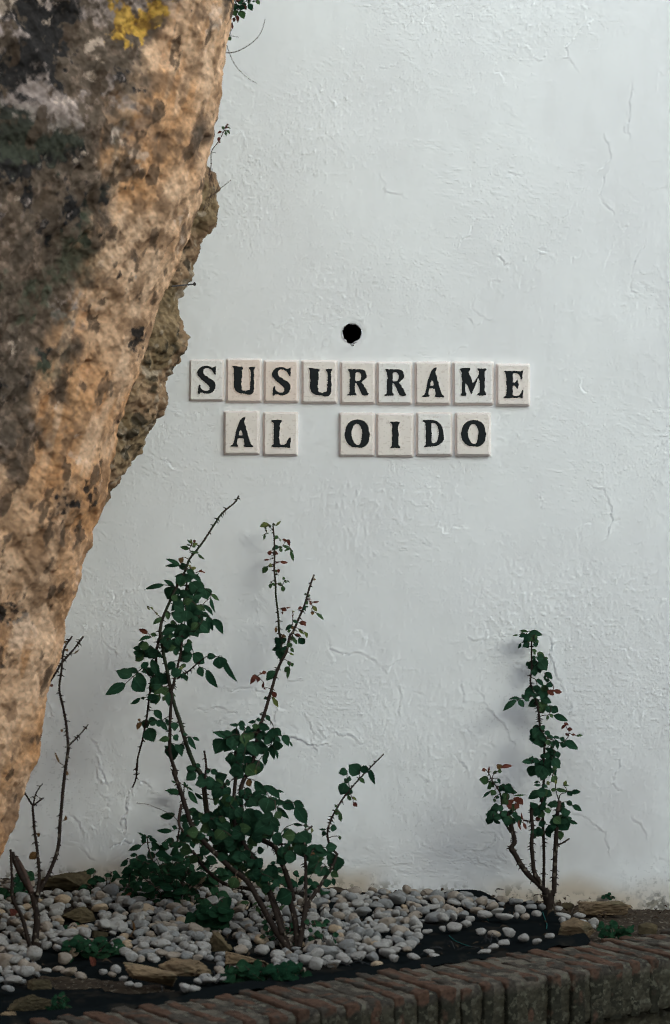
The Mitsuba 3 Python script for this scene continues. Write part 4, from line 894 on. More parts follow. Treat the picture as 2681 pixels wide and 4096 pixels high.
pl.cane(run((zE, [(700,900),(720,980),(700,1080)])), -0.56, -0.57, 0.0016, 0.003, 3, name='side_shoot')
pl.cane(run((z6, [(764,1235),(758,1270),(755,1300)])), BY, BY, 0.012, 0.019, 0, name='root_crown')
pl.cane(run((z6, [(880,1190),(850,1260),(740,1340)])), -0.74, -0.77, 0.004, 0.006, 3, name='side_shoot', mat='bark')
LA = [(950,560,945,505,20,'y'),(950,560,905,510,16,'m'),(960,575,1018,555,30,'y'),(985,545,975,515,25,'r'),(945,580,895,570,14,'m'),(955,590,1000,592,14,'m'),(930,610,830,590,35,'m'),(935,635,990,640,16,'m'),(960,650,1030,645,25,'m'),(1020,665,1088,718,22,'m'),
 (860,700,835,765,45,'b'),(830,780,690,712,38),(825,785,670,783,30),(905,800,815,800,60),(930,800,935,775,30,'y'),(950,830,1000,800,35,'y'),(955,840,940,800,30,'r'),(1025,850,1065,825,18,'r'),(1030,850,1100,862,16,'r'),(990,890,1030,865,12,'m'),
 (900,830,990,890,50),(960,880,1058,962,45),(930,900,770,890,55),(860,900,955,950,80),(840,930,790,995,60),(770,1010,665,930,40),(670,985,460,1022,42),(760,1010,695,1138,115),(800,1010,815,1100,45),(970,1080,820,1100,90),(935,960,1080,1110,120),(1080,1020,1120,1140,100),(1160,1080,1240,1148,35,'m'),(1150,1120,1200,1270,30),(1070,1190,1175,1305,35),(950,1110,1030,1170,90),(850,1120,740,1150,70),(880,1180,740,1240,110),(950,1150,940,1300,110),(880,1320,740,1280,90),(700,1260,710,1350,45,'m'),(760,1350,750,1420,45,'m'),(1050,1290,1140,1310,50),(1120,1310,1175,1460,65),(1170,1350,1240,1400,60),(1220,1345,1280,1490,60),(1000,1200,1100,1260,45,'m'),(900,1360,1050,1420,110),(960,1340,1000,1450,70),(880,1390,840,1560,150),(800,1400,640,1500,70),(640,1330,550,1395,40,'m'),(490,1205,520,1250,14,'y'),(520,1220,555,1240,16,'y'),(500,1490,400,1445,40,'r'),(600,1300,570,1265,18,'y'),(530,1530,420,1555,35),(590,1510,520,1500,35,'m'),(740,1540,720,1500,30,'m')]
LB = [(640,100,790,30,60),(500,120,405,165,28,'m'),(445,240,440,160,60),(430,235,340,240,42),(520,260,410,320,95),(515,265,655,345,55),(640,245,745,245,50),(750,150,840,270,110),(960,250,860,220,90),(900,190,960,180,60,'m'),(770,250,800,320,55),(960,310,810,340,115),(970,295,1090,400,100),(1110,330,1210,320,60),(1230,330,1250,460,120),(1260,320,1435,595,48),(1030,435,1070,540,60),(1105,465,1222,652,65),(880,400,860,450,40,'m'),(770,380,715,470,70),(835,430,850,470,40,'y'),(870,500,845,560,45),(890,520,905,585,40),(535,360,625,545,75),(555,480,430,480,60),(335,530,168,470,100),(395,490,290,450,50),(265,610,55,725,85),(380,500,480,615,70),(350,545,470,695,140),(620,520,700,600,100),(560,520,640,600,110),(560,600,600,720,110),(620,650,790,740,70,'m'),(650,640,560,720,70,'m'),(620,720,575,830,60,'m'),(720,700,715,845,45),(520,720,550,780,70),(420,760,315,820,35),(465,755,425,760,25),(680,740,650,790,35,'m'),
 (560,885,645,985,60),(495,985,450,1080,70),(430,1010,385,1090,40,'b'),(405,1000,415,970,25,'b'),(500,1010,600,990,80),(590,1000,660,1050,70),(500,1070,560,1215,115),(640,1000,705,1100,45),(760,1010,780,1100,70),(680,970,740,1060,35),(720,1180,615,1200,50,'m'),(760,1150,815,1200,60),(740,1230,760,1415,115),(700,1260,680,1285,35),(780,1240,860,1370,60),(830,1240,885,1290,40),(860,1130,910,1140,30),(920,1160,1000,1290,45),(960,1170,1040,1205,30),(850,1040,860,1075,35,'b'),(1000,1440,1050,1480,35),(1000,1490,895,1490,35),(980,1550,905,1555,45),(1110,1500,1130,1550,40),(1150,1510,1215,1555,45)]
LC = [(490,190,345,215,70,'y'),(490,180,390,145,25,'y'),(510,240,490,180,35,'m'),(440,230,430,260,30,'m'),(440,265,460,300,25,'m'),(460,320,490,335,18,'m'),(430,335,405,430,30,'m'),(410,345,385,365,12,'m'),(560,165,580,210,30,'m'),(600,210,690,135,28,'y'),(575,365,655,390,28,'m'),(575,410,640,385,35,'m'),(660,410,670,455,22,'m'),(755,450,705,410,35,'r'),(760,430,830,470,50,'r'),(790,465,820,515,35,'r'),(710,520,815,535,35,'m'),(830,560,730,600,35,'m'),(820,560,880,625,20,'m'),(825,600,875,765,45,'m'),(650,530,535,575,60),(660,560,690,620,45,'m'),(640,540,700,545,40,'m'),(540,630,460,625,60,'r'),(540,620,640,650,50,'r'),(500,735,400,735,25,'r'),(570,705,525,720,22,'r'),(660,770,590,795,20,'r'),(665,770,790,775,40,'r'),(540,810,490,830,45,'y'),(470,840,385,950,70,'m'),(480,830,530,840,35,'m'),(640,940,645,875,40,'r'),(590,890,610,940,30,'m'),(730,1050,710,1000,40,'m'),(735,1060,770,1100,30,'m'),(765,1060,815,1090,18,'m'),(525,1105,510,1190,45,'m'),(540,1100,580,1145,35,'m'),(530,1080,505,1090,20,'m'),(620,1110,710,1140,45,'m'),(700,1145,720,1240,55,'m'),(575,1050,600,1100,30),
 (1185,1045,1222,1042,28,'b'),(1080,1270,1035,1280,30,'m'),(1100,1290,1140,1300,30,'m'),(1170,1395,1275,1385,25,'r'),(1150,1440,1130,1370,30,'r'),(1100,1340,1150,1350,20,'r'),(1180,1460,1240,1540,50,'y'),(1160,1490,1210,1460,35,'y'),(1080,1380,1090,1440,35,'m'),(1010,1480,935,1510,45,'r'),(1030,1470,1110,1465,25),(1020,1490,1070,1520,35),(1160,1540,1170,1600,45,'b'),(1230,1565,1345,1670,45,'m'),(690,1500,770,1530,50,'r'),(665,1505,730,1485,20,'r'),(750,1490,835,1485,16,'r'),(700,1540,705,1590,20,'r'),(850,1535,900,1545,14,'y'),(870,1590,855,1630,20,'r'),(860,1680,945,1720,40),(960,1720,1085,1720,55,'r'),(1010,1720,1075,1770,35,'r'),(860,1745,740,1840,50),(780,1850,835,1840,40,'m'),(950,1810,1045,1900,35,'y'),(1045,1860,1090,1960,40,'y'),(890,1900,980,1930,40,'r'),(600,1780,600,1880,40,'b'),(850,1770,880,1830,40,'b')]
LD = [(855,130,920,155,35,'b'),(1030,120,1110,140,35,'r'),(1090,160,1150,240,75),(1075,165,1095,220,35),(1000,180,1055,240,40,'m'),(960,160,1040,170,45,'m'),(960,215,950,290,65,'m'),(850,170,780,235,90),(870,170,905,225,70),(850,240,780,270,60),(830,285,738,318,40),(860,280,845,430,100),(860,290,935,340,80),(980,280,1015,340,35,'m'),(960,350,1020,375,20,'y'),(940,450,960,510,35,'m'),(980,470,1000,520,40,'m'),(960,520,895,590,60,'m'),(955,560,935,670,35,'m'),(530,620,475,740,50,'r'),(560,640,565,715,45,'r'),(500,640,580,650,40,'r'),(615,600,675,590,35,'r'),(620,605,580,600,14,'r'),(780,575,670,690,85),(640,720,620,790,25,'r'),(640,780,660,810,18,'r'),(690,910,635,920,30),(745,840,800,905,50,'r'),(740,900,780,920,35,'y'),(760,920,815,1025,45,'y'),(590,1110,625,1120,25),(665,1125,720,1200,45),(725,1195,728,1250,12)]
LD2 = [(540,1200,445,1215,35),(545,1180,610,1190,40),(530,1230,540,1310,80,'m'),(330,1250,212,1245,35),(320,1225,415,1250,60),(340,1260,400,1320,55),(415,1290,485,1300,50),(570,1250,720,1300,80),(740,1290,760,1460,110),(770,1290,860,1380,70),(860,1380,955,1510,90),(960,1450,1005,1520,22),(780,1390,855,1450,45),(160,1415,0,1325,60),(235,1380,85,1318,35),(150,1430,30,1600,150),(170,1420,300,1570,110),(380,1350,420,1510,110,'m'),(500,1340,480,1400,50,'m'),(640,1440,720,1480,70),(770,1430,820,1560,60),(730,1490,765,1680,65),(790,1560,815,1670,30),(650,1540,690,1670,60),(640,1620,655,1760,50),(220,1590,240,1680,60),(380,1620,290,1690,70),(400,1640,490,1720,90),(560,1450,600,1600,130),(430,1480,370,1600,110),(500,1500,560,1640,120),(300,1540,420,1560,110),(430,1720,440,1870,140),(580,1690,560,1870,120),(540,1800,545,1868,26,'y'),(370,1780,310,1850,50)]
LE = [(375,300,390,385,55,'b'),(0,330,105,375,45),(185,330,130,350,55),(90,390,0,500,110),(110,400,185,480,85),(10,520,75,530,75,'m'),(150,490,190,540,70),(195,590,100,610,100),(300,490,220,580,100),(340,460,375,570,50),(440,320,570,480,75),(530,370,710,515,65),(640,430,745,440,25),(640,440,700,475,45),(390,480,480,590,80),(590,500,540,660,150),(600,490,660,620,80),(580,640,630,720,50),(650,530,760,550,50),(720,560,860,610,90),(840,545,955,590,60),(860,590,985,770,110),(670,595,800,710,50),(660,640,710,715,70,'m'),(400,640,550,700,55),(380,680,540,715,50),(230,620,330,690,90),(350,610,420,720,110),(350,690,430,830,110),(560,700,690,860,110),(590,760,430,850,100),(540,750,450,890,100),(560,840,600,930,90),(640,900,700,1000,75),(0,720,120,745,45),(50,760,200,870,110),(0,820,115,915,90),(110,920,230,960,110),(220,900,150,1000,90),(290,880,320,960,60),(60,980,100,1050,70),(150,1000,330,1060,110),(180,1060,300,1150,120),(300,1060,380,1140,100),(240,1140,290,1320,110),(440,1140,520,1220,100),(340,1160,430,1230,100),
 (380,1250,480,1350,110),(520,1290,620,1350,110),(500,1340,600,1440,110),(640,1190,610,1280,90),(600,1180,665,1160,30),(640,1350,700,1420,60),(820,1480,655,1560,140),(740,825,800,880,55),(840,770,945,785,25),(945,780,1000,800,35),(1030,810,1030,870,22,'y'),(720,890,790,895,45),(800,860,880,880,45),(790,920,860,960,80),(830,900,930,960,100),(950,890,1030,960,110),(900,960,930,1120,110),(985,1010,1165,1005,45),(1050,1040,1225,1085,75),(1080,990,1160,1060,60),(720,1000,760,1130,100),(800,1060,860,1150,80),(740,1080,830,1130,100),(1020,1090,1070,1110,50,'b'),(985,1100,1010,1170,35),(1150,1180,1020,1190,65),(1000,1220,1060,1280,80),(1060,1240,1130,1270,60),(1180,1210,1130,1310,100),(1270,1100,1280,1270,140),(1230,1270,1310,1320,60,'m'),(1250,1330,1265,1410,40),(1180,1340,1190,1430,90),(1200,1050,1240,1090,50),
 (1400,215,1310,240,70),(1530,250,1420,150,120),(1400,300,1445,310,50),(1410,310,1370,340,50),(1380,340,1330,470,90),(1420,380,1380,480,80),(1440,490,1400,510,50,'m'),(1450,485,1505,525,22,'y'),(1465,545,1505,590,35,'r'),(1290,575,1270,590,30,'m'),(1265,640,1330,650,50,'m'),(1325,650,1340,750,35,'m'),(1225,805,1295,820,60),(1175,825,1105,822,20),(1165,840,1145,900,40),(1320,895,1330,935,25,'m')]
L6 = [(1215,120,1245,215,28),(1160,105,1210,140,40),(1150,180,1185,205,25,'m'),(70,110,130,125,35),(130,140,70,190,50),(160,150,180,190,50),(230,120,265,160,25),(190,180,220,210,45),(300,200,230,290,80),(155,280,140,300,50)]
pl.leaves(LA, zA); pl.leaves(LB, zB); pl.leaves(LC, zC, spread=0.014); pl.leaves(LD, zD, spread=0.016)
pl.leaves(LD2, zD, lift=0.02, spread=0.035); pl.leaves(LE[:58], zE, lift=0.02, spread=0.045)
pl.leaves(LE[58:], zE, spread=0.03); pl.leaves(L6, z6, spread=0.03)

def fill(plant, z, boxes, size, seed, wfrac=(0.6, 0.85), kinds='ddddm', **kw):
    r = random.Random(seed); rows = []
    for x0, y0, x1, y1, n in boxes:
        for _ in range(n):
            x, y = r.uniform(x0, x1), r.uniform(y0, y1); a = r.uniform(-0.5, 3.64); l = size * r.uniform(0.7, 1.4)
            rows.append((x, y, x + l * math.cos(a), y + l * math.sin(a) * 0.9, l * r.uniform(*wfrac), r.choice(kinds)))
    plant.leaves(rows, z, **kw)
fill(pl, zE, [(20,500,330,800,26),(300,620,650,900,26),(60,820,420,1150,34),(150,1050,560,1330,24),(700,860,960,1120,14),(980,1000,1230,1280,10),(300,380,560,560,10),(480,1250,700,1420,10)], 105, 41, spread=0.04)
fill(pl, zD, [(200,1350,560,1700,26),(540,1270,790,1560,14),(280,1650,600,1850,14)], 125, 42, spread=0.035)
fill(pl, zA, [(740,850,1020,1500,24),(900,1150,1100,1400,6)], 100, 43, spread=0.035)
fill(pl, zB, [(560,30,900,280,9),(430,220,720,560,9),(520,480,760,760,7)], 95, 44, spread=0.03)
fill(pl, zW, [(1080,780,1550,1400,34),(1250,350,1550,900,14)], 120, 45, spread=0.04)
# -- right rose
zR8 = Z(1850, 3020, 550)
pl = Plant('pruned_rose', 'pruned rose with stout upright canes and one tall leafy shoot on the right', 'rose plant')
RY = -0.177
pl.cane(run((zR8, [(510,640),(530,720),(560,830),(592,980),(552,1060),(600,1130),(660,1240),(750,1360),(850,1450),(945,1550)])), -0.13, RY, 0.0058, 0.0078, 34)
pl.cane(run((zR8, [(790,540),(785,700),(797,850),(785,1000),(800,1200),(820,1340),(890,1450)])), -0.12, RY, 0.0048, 0.0058, 26)
pl.cane(run((zR, [(785,235),(785,420),(785,560),(770,690),(790,770),(840,930),(865,1050),(880,1200),(930,1400),(915,1650)]), (zR8, [(920,0),(925,250),(905,530),(910,700),(920,950),(925,1200),(920,1500)])), -0.03, RY + 0.03, 0.0022, 0.0042, 60, mat='bark')
pl.cane(run((zR8, [(1095,535),(1080,650),(1065,900),(1055,1100),(1045,1350),(1040,1570)])), -0.14, RY, 0.0052, 0.0068, 26)
pl.cane(run((zR8, [(1100,520),(1096,560),(1085,640)])), -0.14, -0.145, 0.0056, 0.0054, 0, name='cut_stub', mat='twig_bark')
pl.cane(run((zR8, [(990,1540),(975,1600),(985,1680),(985,1800)])), RY, RY - 0.01, 0.017, 0.013, 0, name='root_crown')
pl.cane(run((zR8, [(930,1540),(980,1580),(1040,1560)])), RY - 0.005, RY - 0.005, 0.012, 0.010, 0, name='root_crown')
pl.cane(run((zR8, [(1215,945),(1150,990),(1085,1020)])), -0.15, -0.15, 0.0022, 0.0028, 0, name='side_shoot')
pl.cane(run((zR8, [(270,170),(300,210),(340,290),(380,350),(430,440),(445,560),(440,680),(500,800),(550,880)])), -0.13, -0.14, 0.0012, 0.0032, 6, name='side_shoot', mat='green_bark')
pl.cane(run((zR8, [(430,160),(350,230),(340,290)])), -0.12, -0.13, 0.0010, 0.0013, 0, name='side_shoot', mat='twig_bark')
pl.cane(run((zR8, [(690,740),(740,748),(785,755)])), -0.13, -0.13, 0.0022, 0.0022, 2, name='side_shoot')
pl.cane(run((zR8, [(1055,290),(1060,400),(1095,520)])), -0.14, -0.14, 0.0010, 0.0016, 0, name='side_shoot', mat='green_bark')
pl.cane(run((zR8, [(1170,430),(1110,450),(1095,515)])), -0.15, -0.14, 0.0010, 0.0014, 0, name='side_shoot', mat='green_bark')
pl.cane(run((zR, [(1210,1260),(1195,1330),(1110,1390),(950,1330)])), -0.09, -0.09, 0.0009, 0.0014, 0, name='side_shoot', mat='twig_bark')
pl.cane(run((zR, [(460,1030),(640,905),(690,890),(820,860)])), -0.07, -0.07, 0.0007, 0.0012, 0, name='side_shoot', mat='green_bark')
RA = [(740,130,645,120,25,'m'),(770,130,910,170,55),(830,150,740,170,55),(720,170,640,190,40),(640,170,565,172,18,'m'),(700,150,660,175,35,'m'),(780,180,750,250,60,'m'),(820,180,855,205,35,'m'),(800,220,815,265,22,'m'),(840,220,860,275,35,'m'),(750,255,680,310,45),(660,265,630,325,25),(720,250,750,320,60),(790,335,850,355,30,'m'),(830,375,805,385,30,'m'),(850,370,940,435,60,'m'),(940,420,978,445,14,'m'),(830,420,790,440,45),(860,420,920,450,50),(860,475,740,550,95),(880,450,980,500,80),(870,460,960,570,100),(850,500,885,605,70),(800,560,825,640,60),(930,600,1025,670,55),(940,620,930,685,22),(970,660,955,710,40),(1028,740,940,745,55),(830,675,930,755,45),(930,750,970,870,60),(1050,810,1015,790,25,'r'),(1040,805,1132,815,45,'r'),(965,800,1040,855,50,'r'),(890,790,850,860,80),(770,760,705,870,60),(700,880,675,840,35),(690,890,775,870,50),(655,890,525,900,30),(610,910,462,1035,55),(640,905,700,985,55),(700,890,765,915,50),(875,905,740,975,80),(880,900,1020,930,75),(860,930,930,1060,110,'m'),(960,970,1000,1055,80),(1010,990,1090,1040,75),(970,1080,960,1140,28,'m'),(990,1070,1025,1110,35,'m'),(1035,1080,1200,1140,60),(1170,1190,1120,1240,25,'r'),(1150,1170,1210,1190,25,'r'),(1190,1240,1250,1240,35,'r'),(1165,1290,1215,1310,25,'r'),(1240,1300,1280,1300,22,'r'),(1290,1315,1370,1300,25,'m'),
 (890,1200,930,1250,50),(870,1200,790,1250,60),(800,1230,770,1300,40),(890,1250,800,1340,110),(930,1270,1000,1310,50),(950,1340,795,1395,85),(950,1330,1040,1330,45),(960,1360,990,1420,60,'m'),(1030,1325,1110,1340,30),(1160,1360,1100,1340,45),(1150,1380,1320,1460,85),(1160,1390,1130,1450,60),(1050,1350,1085,1475,40),(1000,1420,1040,1450,50),(945,1460,1055,1480,40),(1080,1490,1090,1570,50),(1050,1500,950,1590,90),(1020,1570,1110,1680,95),(785,1610,672,1610,50),(770,1560,810,1580,45),(800,1600,880,1600,55)]
RB = [(830,120,770,250,110),(920,120,860,260,100),(930,130,1000,240,90),(1010,155,1065,235,55),(990,310,950,330,40,'y'),(870,300,810,312,22),(885,345,810,340,25),(910,345,970,370,35),(880,410,745,495,75),(900,390,960,470,80,'m'),(1060,330,1055,280,30,'y'),(1050,310,1015,280,18,'y'),(1150,340,1180,290,35,'y'),(1140,345,1220,340,16,'m'),(1060,390,1000,395,35,'m'),(1060,390,1200,410,40,'m'),(1190,410,1250,460,50),(1230,430,1345,420,45),(1180,530,1250,575,50),(1250,570,1355,635,50),(1060,560,960,570,55),(1040,540,990,600,50),(1100,560,1165,590,60),(1140,610,1180,640,40),(1120,640,1145,660,30),(1080,750,985,770,80),(1100,690,1040,700,50),(1110,720,1210,760,90),(1120,760,1200,850,130),(1210,740,1310,785,35),(1200,700,1230,760,35),(1100,860,1120,970,70,'m'),(770,580,860,560,50),(850,600,820,700,95),(890,570,950,620,60),(770,560,800,540,35),(880,750,920,820,70),(830,740,890,720,45,'r'),(940,840,1000,870,60),(870,850,860,930,70),(950,870,1000,940,50),(890,850,920,930,70),(800,840,830,900,60),
 (265,165,218,175,35,'r'),(300,190,308,130,18,'r'),(295,200,290,150,14,'r'),(440,150,390,110,50,'b'),(430,145,575,115,40,'r'),(400,180,450,190,40,'m'),(390,185,345,210,28,'m'),(300,300,195,270,80,'m'),(300,300,360,370,50,'m'),(400,265,430,330,28),(340,320,410,310,20),(330,360,280,380,45,'m'),(320,410,230,490,28),(370,400,330,460,60,'m'),(440,340,450,400,50),(470,380,560,420,65),(540,410,620,430,40),(590,460,720,450,18,'m'),(500,430,480,500,70,'m'),(400,460,390,500,40),(360,490,370,540,28,'m'),(560,560,520,510,80,'r'),(610,540,640,475,70,'r'),(620,500,690,560,60,'r'),(590,560,650,600,55,'r'),(560,590,500,570,55,'r'),(420,580,330,600,70),(410,590,310,640,70),(370,700,262,665,55,'m'),(320,710,290,790,70),(380,690,450,720,60),(400,740,380,780,70),(450,640,500,700,70),(570,650,620,720,60),(600,680,660,800,60),(560,720,600,780,60),(640,740,670,860,22,'r'),(690,770,730,850,28,'r'),(690,740,670,650,16,'r')]
pl.leaves(RA, zR, spread=0.02); pl.leaves(RB, zR8, spread=0.02)

fill(pl, zR, [(740,420,960,560,5),(780,700,960,900,7),(800,1200,960,1380,7),(900,1330,1060,1560,6),(740,140,840,260,5)], 85, 46, spread=0.02)
fill(pl, zR8, [(760,0,1080,260,12),(840,360,960,480,4),(1000,540,1200,850,9),(780,540,930,700,5),(300,580,470,760,8),(400,340,600,520,8),(480,600,640,780,7),(840,780,1000,920,6)], 85, 47, spread=0.02)
# -- weeds
wd = Plant('wall_weed', 'soft green pointed-leaved weed growing against the wall behind the leafy rose', 'weed')
wd.cane(run((zW, [(1050,440),(1040,600),(1010,760),(990,980),(960,1200),(1000,1500)])), -0.035, -0.06, 0.0016, 0.0026, 0, mat='green_bark', name='stem')
wd.cane(run((zW, [(590,1090),(600,1200),(660,1390),(800,1600),(950,1700)])), -0.05, -0.12, 0.0014, 0.0024, 0, mat='green_bark', name='stem')
wd.cane(run((zW, [(340,1350),(500,1410),(640,1470),(800,1600)])), -0.06, -0.1, 0.0012, 0.002, 0, mat='green_bark', name='stem')
wd.cane(run((zW, [(455,660),(600,680),(700,720),(800,760),(920,830),(1000,930)])), -0.05, -0.05, 0.0006, 0.0010, 0, mat='twig_bark', name='stem')
WL = [(985,520,810,500,60),(1000,530,865,545,65),(1055,450,1050,395,25),(1060,460,1100,430,25),(1080,460,1170,505,20),(1100,510,1225,675,60),(945,410,888,380,18),(935,800,740,825,70),(900,1010,705,1000,55),(960,980,895,955,40),(1060,910,1030,900,20),(1110,740,1225,820,80),(1080,960,1165,1070,80),(1000,1060,1085,1075,45),(1130,1130,1170,1230,60),(560,1090,465,1030,22),(580,1100,510,1090,60),(585,1080,660,1085,25),(610,1100,715,1150,40),(575,1150,510,1130,60),(520,1190,355,1250,55),(640,1150,770,1240,60),(785,1215,870,1220,35),(920,1170,855,1135,35),(640,1220,700,1250,50),(600,1270,690,1350,80),(460,1300,370,1320,40),(345,1365,250,1455,50),(380,1370,430,1440,50),(580,1340,495,1350,45),(625,1390,530,1470,85),(640,1400,700,1430,45),(475,1450,475,1520,80),(600,1490,580,1558,90)]
rw = random.Random(5)
for _ in range(62):
    x, y = rw.uniform(780, 1130), rw.uniform(1080, 1600); a = rw.uniform(-0.6, 3.7)
    WL.append((x, y, x + 95 * math.cos(a), y + 70 * math.sin(a), rw.uniform(45, 75)))
for _ in range(34):
    x, y = rw.uniform(480, 1000), rw.uniform(1420, 1640); a = rw.uniform(-0.6, 3.7)
    WL.append((x, y, x + 90 * math.cos(a), y + 60 * math.sin(a), rw.uniform(45, 80)))
wd.leaves([(*q, 'w') for q in WL], zW, spread=0.012)
def weed(name, label, z, box, n, size, seed, ratio=0.75, kind='w', upd=True, cat='weed', dry=0.0):
    """a low clump: stems from one root, leaves spread over the traced box"""
    r = random.Random(seed); x0, y0, x1, y1 = box
    g0 = ground(*z((x0 + x1) / 2, y1)) - (0, 0.03, 0)
    w_ = Plant(name, label, cat)
    root = ((x0 + x1) / 2, y1)
    for k_ in range(max(3, n // 7)):
        tx_, ty_ = r.uniform(x0, x1), r.uniform(y0, y0 + 0.5 * (y1 - y0))
        w_.cane([z(*root), z((root[0] + tx_) / 2 + r.uniform(-8, 8), (root[1] + ty_) / 2 - 6), z(tx_, ty_)], g0[1], g0[1] + r.uniform(-0.05, 0.04), 0.0012, 0.0007, 0, mat='green_bark', name='stem')
    rows = []
    for k_ in range(n):
        x, y = r.uniform(x0, x1), y0 + (y1 - y0) * r.random() ** 0.8
        a = r.uniform(-0.3, 3.4); l = size * r.uniform(0.7, 1.25)
        rows.append((x, y, x + l * math.cos(a), y + 0.62 * l * math.sin(a), l * ratio, 'b' if r.random() < dry else kind))
    w_.leaves(rows, z, spread=0.02, face=(0.1, -0.8, 0.9), maxtwig=0.05)
weed('shade_weed', 'dark low weeds at the wall base left of the leafy rose', zL, (540,750,800,890), 34, 64, 21, 0.5)
weed('shade_weed', 'dark weeds spreading under the leafy rose canes along the wall', zL, (800,650,1370,970), 170, 80, 22, 0.45)
weed('broadleaf_weed', 'bright broad-leaved weed left of the leafy rose base', zL, (1205,930,1440,1130), 30, 105, 23, 0.72)
weed('broadleaf_weed', 'broad-leaved weed behind the bare thorny rose at the left edge', zL, (20,770,230,960), 18, 80, 24, 0.7)
weed('seedling', 'tiny two-leaved seedling among pebbles at left', zL, (420,1075,510,1110), 4, 44, 25, 0.5)
weed('matted_weed', 'dark matted weed clump on fabric in front of the bare thorny rose', zL, (420,1180,720,1290), 110, 66, 26, 0.5)
weed('clover', 'clover tuft at the left end of the kerb', zL, (300,1525,450,1640), 34, 38, 27, 0.95)
weed('clover', 'clover tuft between the pointed tan stone and the kerb on the right', zK, (980,385,1250,505), 46, 52, 28, 0.95)
weed('sprig', 'small sprig on top of the wide tan stone by the wall', zK, (1020,145,1110,205), 9, 38, 29, 0.8)
weed('creeping_weed', 'creeping leafy weed hanging over the kerb below the leafy rose', z6, (320,1330,830,1480), 120, 80, 30, 0.72)
weed('creeping_weed', 'small leafy weed at the foot of the leafy rose canes', z6, (560,1070,760,1210), 30, 46, 31, 0.7)
weed('creeping_weed', 'light green grassy weed between the leafy rose canes', z6, (410,950,700,1040), 22, 62, 32, 0.3, 'm')
weed('creeping_weed', 'young weed right of the leafy rose canes among white pebbles', z6, (820,1060,990,1230), 20, 44, 33, 0.75)
weed('creeping_weed', 'leafy weed climbing the wall foot right of the leafy rose canes', z6, (600,720,900,930), 34, 58, 34, 0.55)
# litter caught between the pebbles and along the wall foot
lit = []; rl_ = random.Random(9)
for _ in range(420):
    us, vs = (rl_.uniform(0, 2200), rl_.uniform(3560, 3960)) if rl_.random() < 0.5 else (rl_.uniform(1350, 2681), rl_.uniform(3585, 3705))
    p = ground(us, vs)
    if p[1] > -0.02 or (p[0] - KO[0]) * KN[0] + (p[1] - KO[1]) * KN[1] > -0.02: continue
    a = rl_.uniform(0, 6.28); l = rl_.uniform(0.008, 0.020)
    b_ = p + (0, 0, rl_.uniform(0.006, 0.016)); t_ = b_ + np.array([l * math.cos(a), l * math.sin(a), rl_.uniform(-0.3, 0.8) * l])
    lv, lf, _u = leaf_mesh(b_, t_, l * rl_.uniform(0.15, 0.5), np.array([rl_.uniform(-1, 1), -0.5, 1.0]), rl_.randint(0, 9999), 0.4, 0.5)
    lit.append((lv, lf))
scene['leaf_litter'] = mikit.ply(join(lit), 'litter', smooth=True)
labels['leaf_litter'] = {'label': 'dark dry leaf litter and bark crumbs scattered between pebbles and along the wall foot', 'category': 'leaf litter', 'kind': 'stuff'}
# dead leaves
def dead(lab, z, b, t, w, k_='leaf_dry'):
    key = top('dead_leaf', lab, 'leaf')
    p0 = ground(*z(*b)) + (0, 0, 0.03); p1 = wx(*z(*t), p0[1] + 0.01)
    lv, lf, luv = leaf_mesh(p0, p1, w, np.array([0.2, -0.9, 0.7]), 77 + COUNT['dead_leaf'], 0.2, 0.3)
    scene[key] = mikit.ply((lv, lf), k_, smooth=True, uv=luv)
dead('reddish dead leaf standing between white pebbles left of the long tan slab', zL, (845,1205), (830,1130), 0.036)
dead('brown dead leaf by the bare thorny rose trunk', zL, (60,1080), (130,1060), 0.018, 'leaf_red')
dead('dull red dead leaf on fabric below the matted weed', zL, (560,1385), (600,1360), 0.014, 'leaf_red')
dead('tan dead leaf by the foot of the leafy rose', z6, (550,1250), (525,1210), 0.014)
dead('brown dead leaf above white pebbles left of the leafy rose', zL, (790,985), (815,930), 0.022, 'leaf_red')

# -- things growing on the rock
zI = Z(780, 0, 320)
pl = Plant('ivy', 'green and red creeper hanging at the top of the rock edge', 'creeper')
YI = -0.45
pl.cane(run((zI, [(600,-150),(760,0),(840,180),(720,480),(690,650)])), YI, YI, 0.0014, 0.0008, 0, mat='twig_bark', name='stem')
pl.cane(run((zI, [(760,0),(900,60),(1010,20),(1200,20)])), YI, YI, 0.0012, 0.0007, 0, mat='twig_bark', name='stem')
pl.leaves([(830,20,970,10,70),(860,40,900,90,90),(1020,20,1090,10,100),(1040,70,1125,200,100),(920,90,890,200,120),(880,200,960,360,120,'m'),(760,200,790,310,110,'m'),(840,180,760,60,100),(1130,10,1160,40,40),(1190,0,1265,85,80,'m'),(960,100,1000,190,60,'r'),(820,290,835,435,50,'r'),(750,340,770,420,50,'r'),(720,440,705,500,40,'r'),(725,480,730,560,40,'r'),(700,560,710,600,25,'r'),(660,720,700,780,70,'m'),(800,100,760,200,90),(960,40,940,120,80),(1000,-60,1080,-20,90),(860,-40,800,10,90,'r')], zI, spread=0.01, maxtwig=0.03)
tn = top('tendril', 'thin bare tendril curving up from the rock edge near the top', 'twig')
scene[tn] = mikit.ply(tube(smooth_line([wx(*zI(a, b), -0.45 + 0.0003 * i) for i, (a, b) in enumerate([(560,1025),(760,1015),(980,920),(1180,770),(1290,620),(1340,480),(1370,350)])], 5), np.linspace(0.0011, 0.0005, 31), 5), 'twig_bark', smooth=True)
tn = top('tendril', 'thin bare tendril trailing down to the right below the creeper', 'twig')
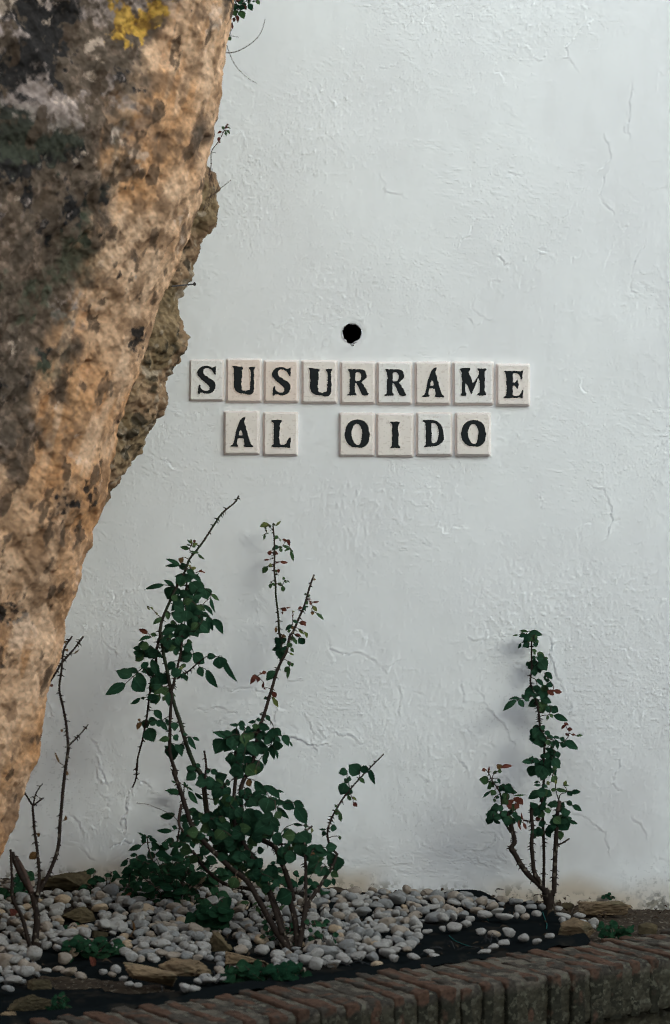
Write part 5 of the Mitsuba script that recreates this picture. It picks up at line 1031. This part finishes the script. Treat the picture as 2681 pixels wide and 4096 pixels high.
scene[tn] = mikit.ply(tube(smooth_line([wx(*zI(a, b), -0.45) for a, b in [(620,880),(680,1050),(780,1260),(900,1400),(1050,1530),(1210,1620)]], 5), np.linspace(0.0009, 0.0004, 26), 5), 'twig_bark', smooth=True)
tn = top('tendril', 'short bare twig just under the creeper', 'twig')
scene[tn] = mikit.ply(tube(smooth_line([wx(*zI(a, b), -0.45) for a, b in [(660,690),(740,700),(860,722)]], 5), np.linspace(0.0009, 0.0004, 11), 5), 'twig_bark', smooth=True)
zP = Z(0, 0, 1000)
pl = Plant('rock_sprig', 'little reddish sprig growing sideways from the rock edge', 'plant')
pl.cane(run((zP, [(1412,785),(1390,830),(1360,885),(1318,945),(1316,1030),(1300,1090)])), -0.33, -0.36, 0.0009, 0.0014, 0, mat='twig_bark', name='stem')
pl.leaves([(1385,820,1355,830,12,'r'),(1395,805,1385,785,14,'m'),(1405,815,1410,848,12,'m'),(1410,810,1435,835,12,'m'),(1415,790,1440,800,8,'m'),(1415,785,1425,768,8,'r'),(1400,800,1420,770,8,'r'),(1365,880,1365,850,16,'r'),(1365,880,1372,890,12,'r'),(1400,795,1425,790,9,'r')], zP, spread=0.006, maxtwig=0.02)
pl.cane(run((zP, [(1345,952),(1318,947)])), -0.35, -0.35, 0.0007, 0.0009, 0, mat='twig_bark', name='stem')
pl = Plant('dry_twig', 'forked dry twig poking out of the mossy ledge', 'twig')
pl.cane(run((zP, [(1440,1122),(1385,1165),(1340,1205),(1300,1230)])), -0.20, -0.24, 0.0007, 0.0012, 0, mat='twig_bark', name='branch')
pl.cane(run((zP, [(1370,1128),(1360,1165),(1340,1205)])), -0.20, -0.22, 0.0005, 0.0008, 0, mat='twig_bark', name='branch')
pl = Plant('dry_roots', 'fine dry rootlets hanging over the dark top of the mossy ledge', 'roots')
for i in range(9):
    r = random.Random(i)
    x = 1290 + i * 4
    pl.cane(run((zP, [(x, 1060 + r.uniform(-20, 10)), (x + r.uniform(0, 22), 1130), (x + r.uniform(-5, 35), 1210), (x + r.uniform(-40, 10), 1290 + r.uniform(0, 40))])), -0.29, -0.30, 0.0005, 0.0004, 0, mat='twig_bark', name='rootlet')
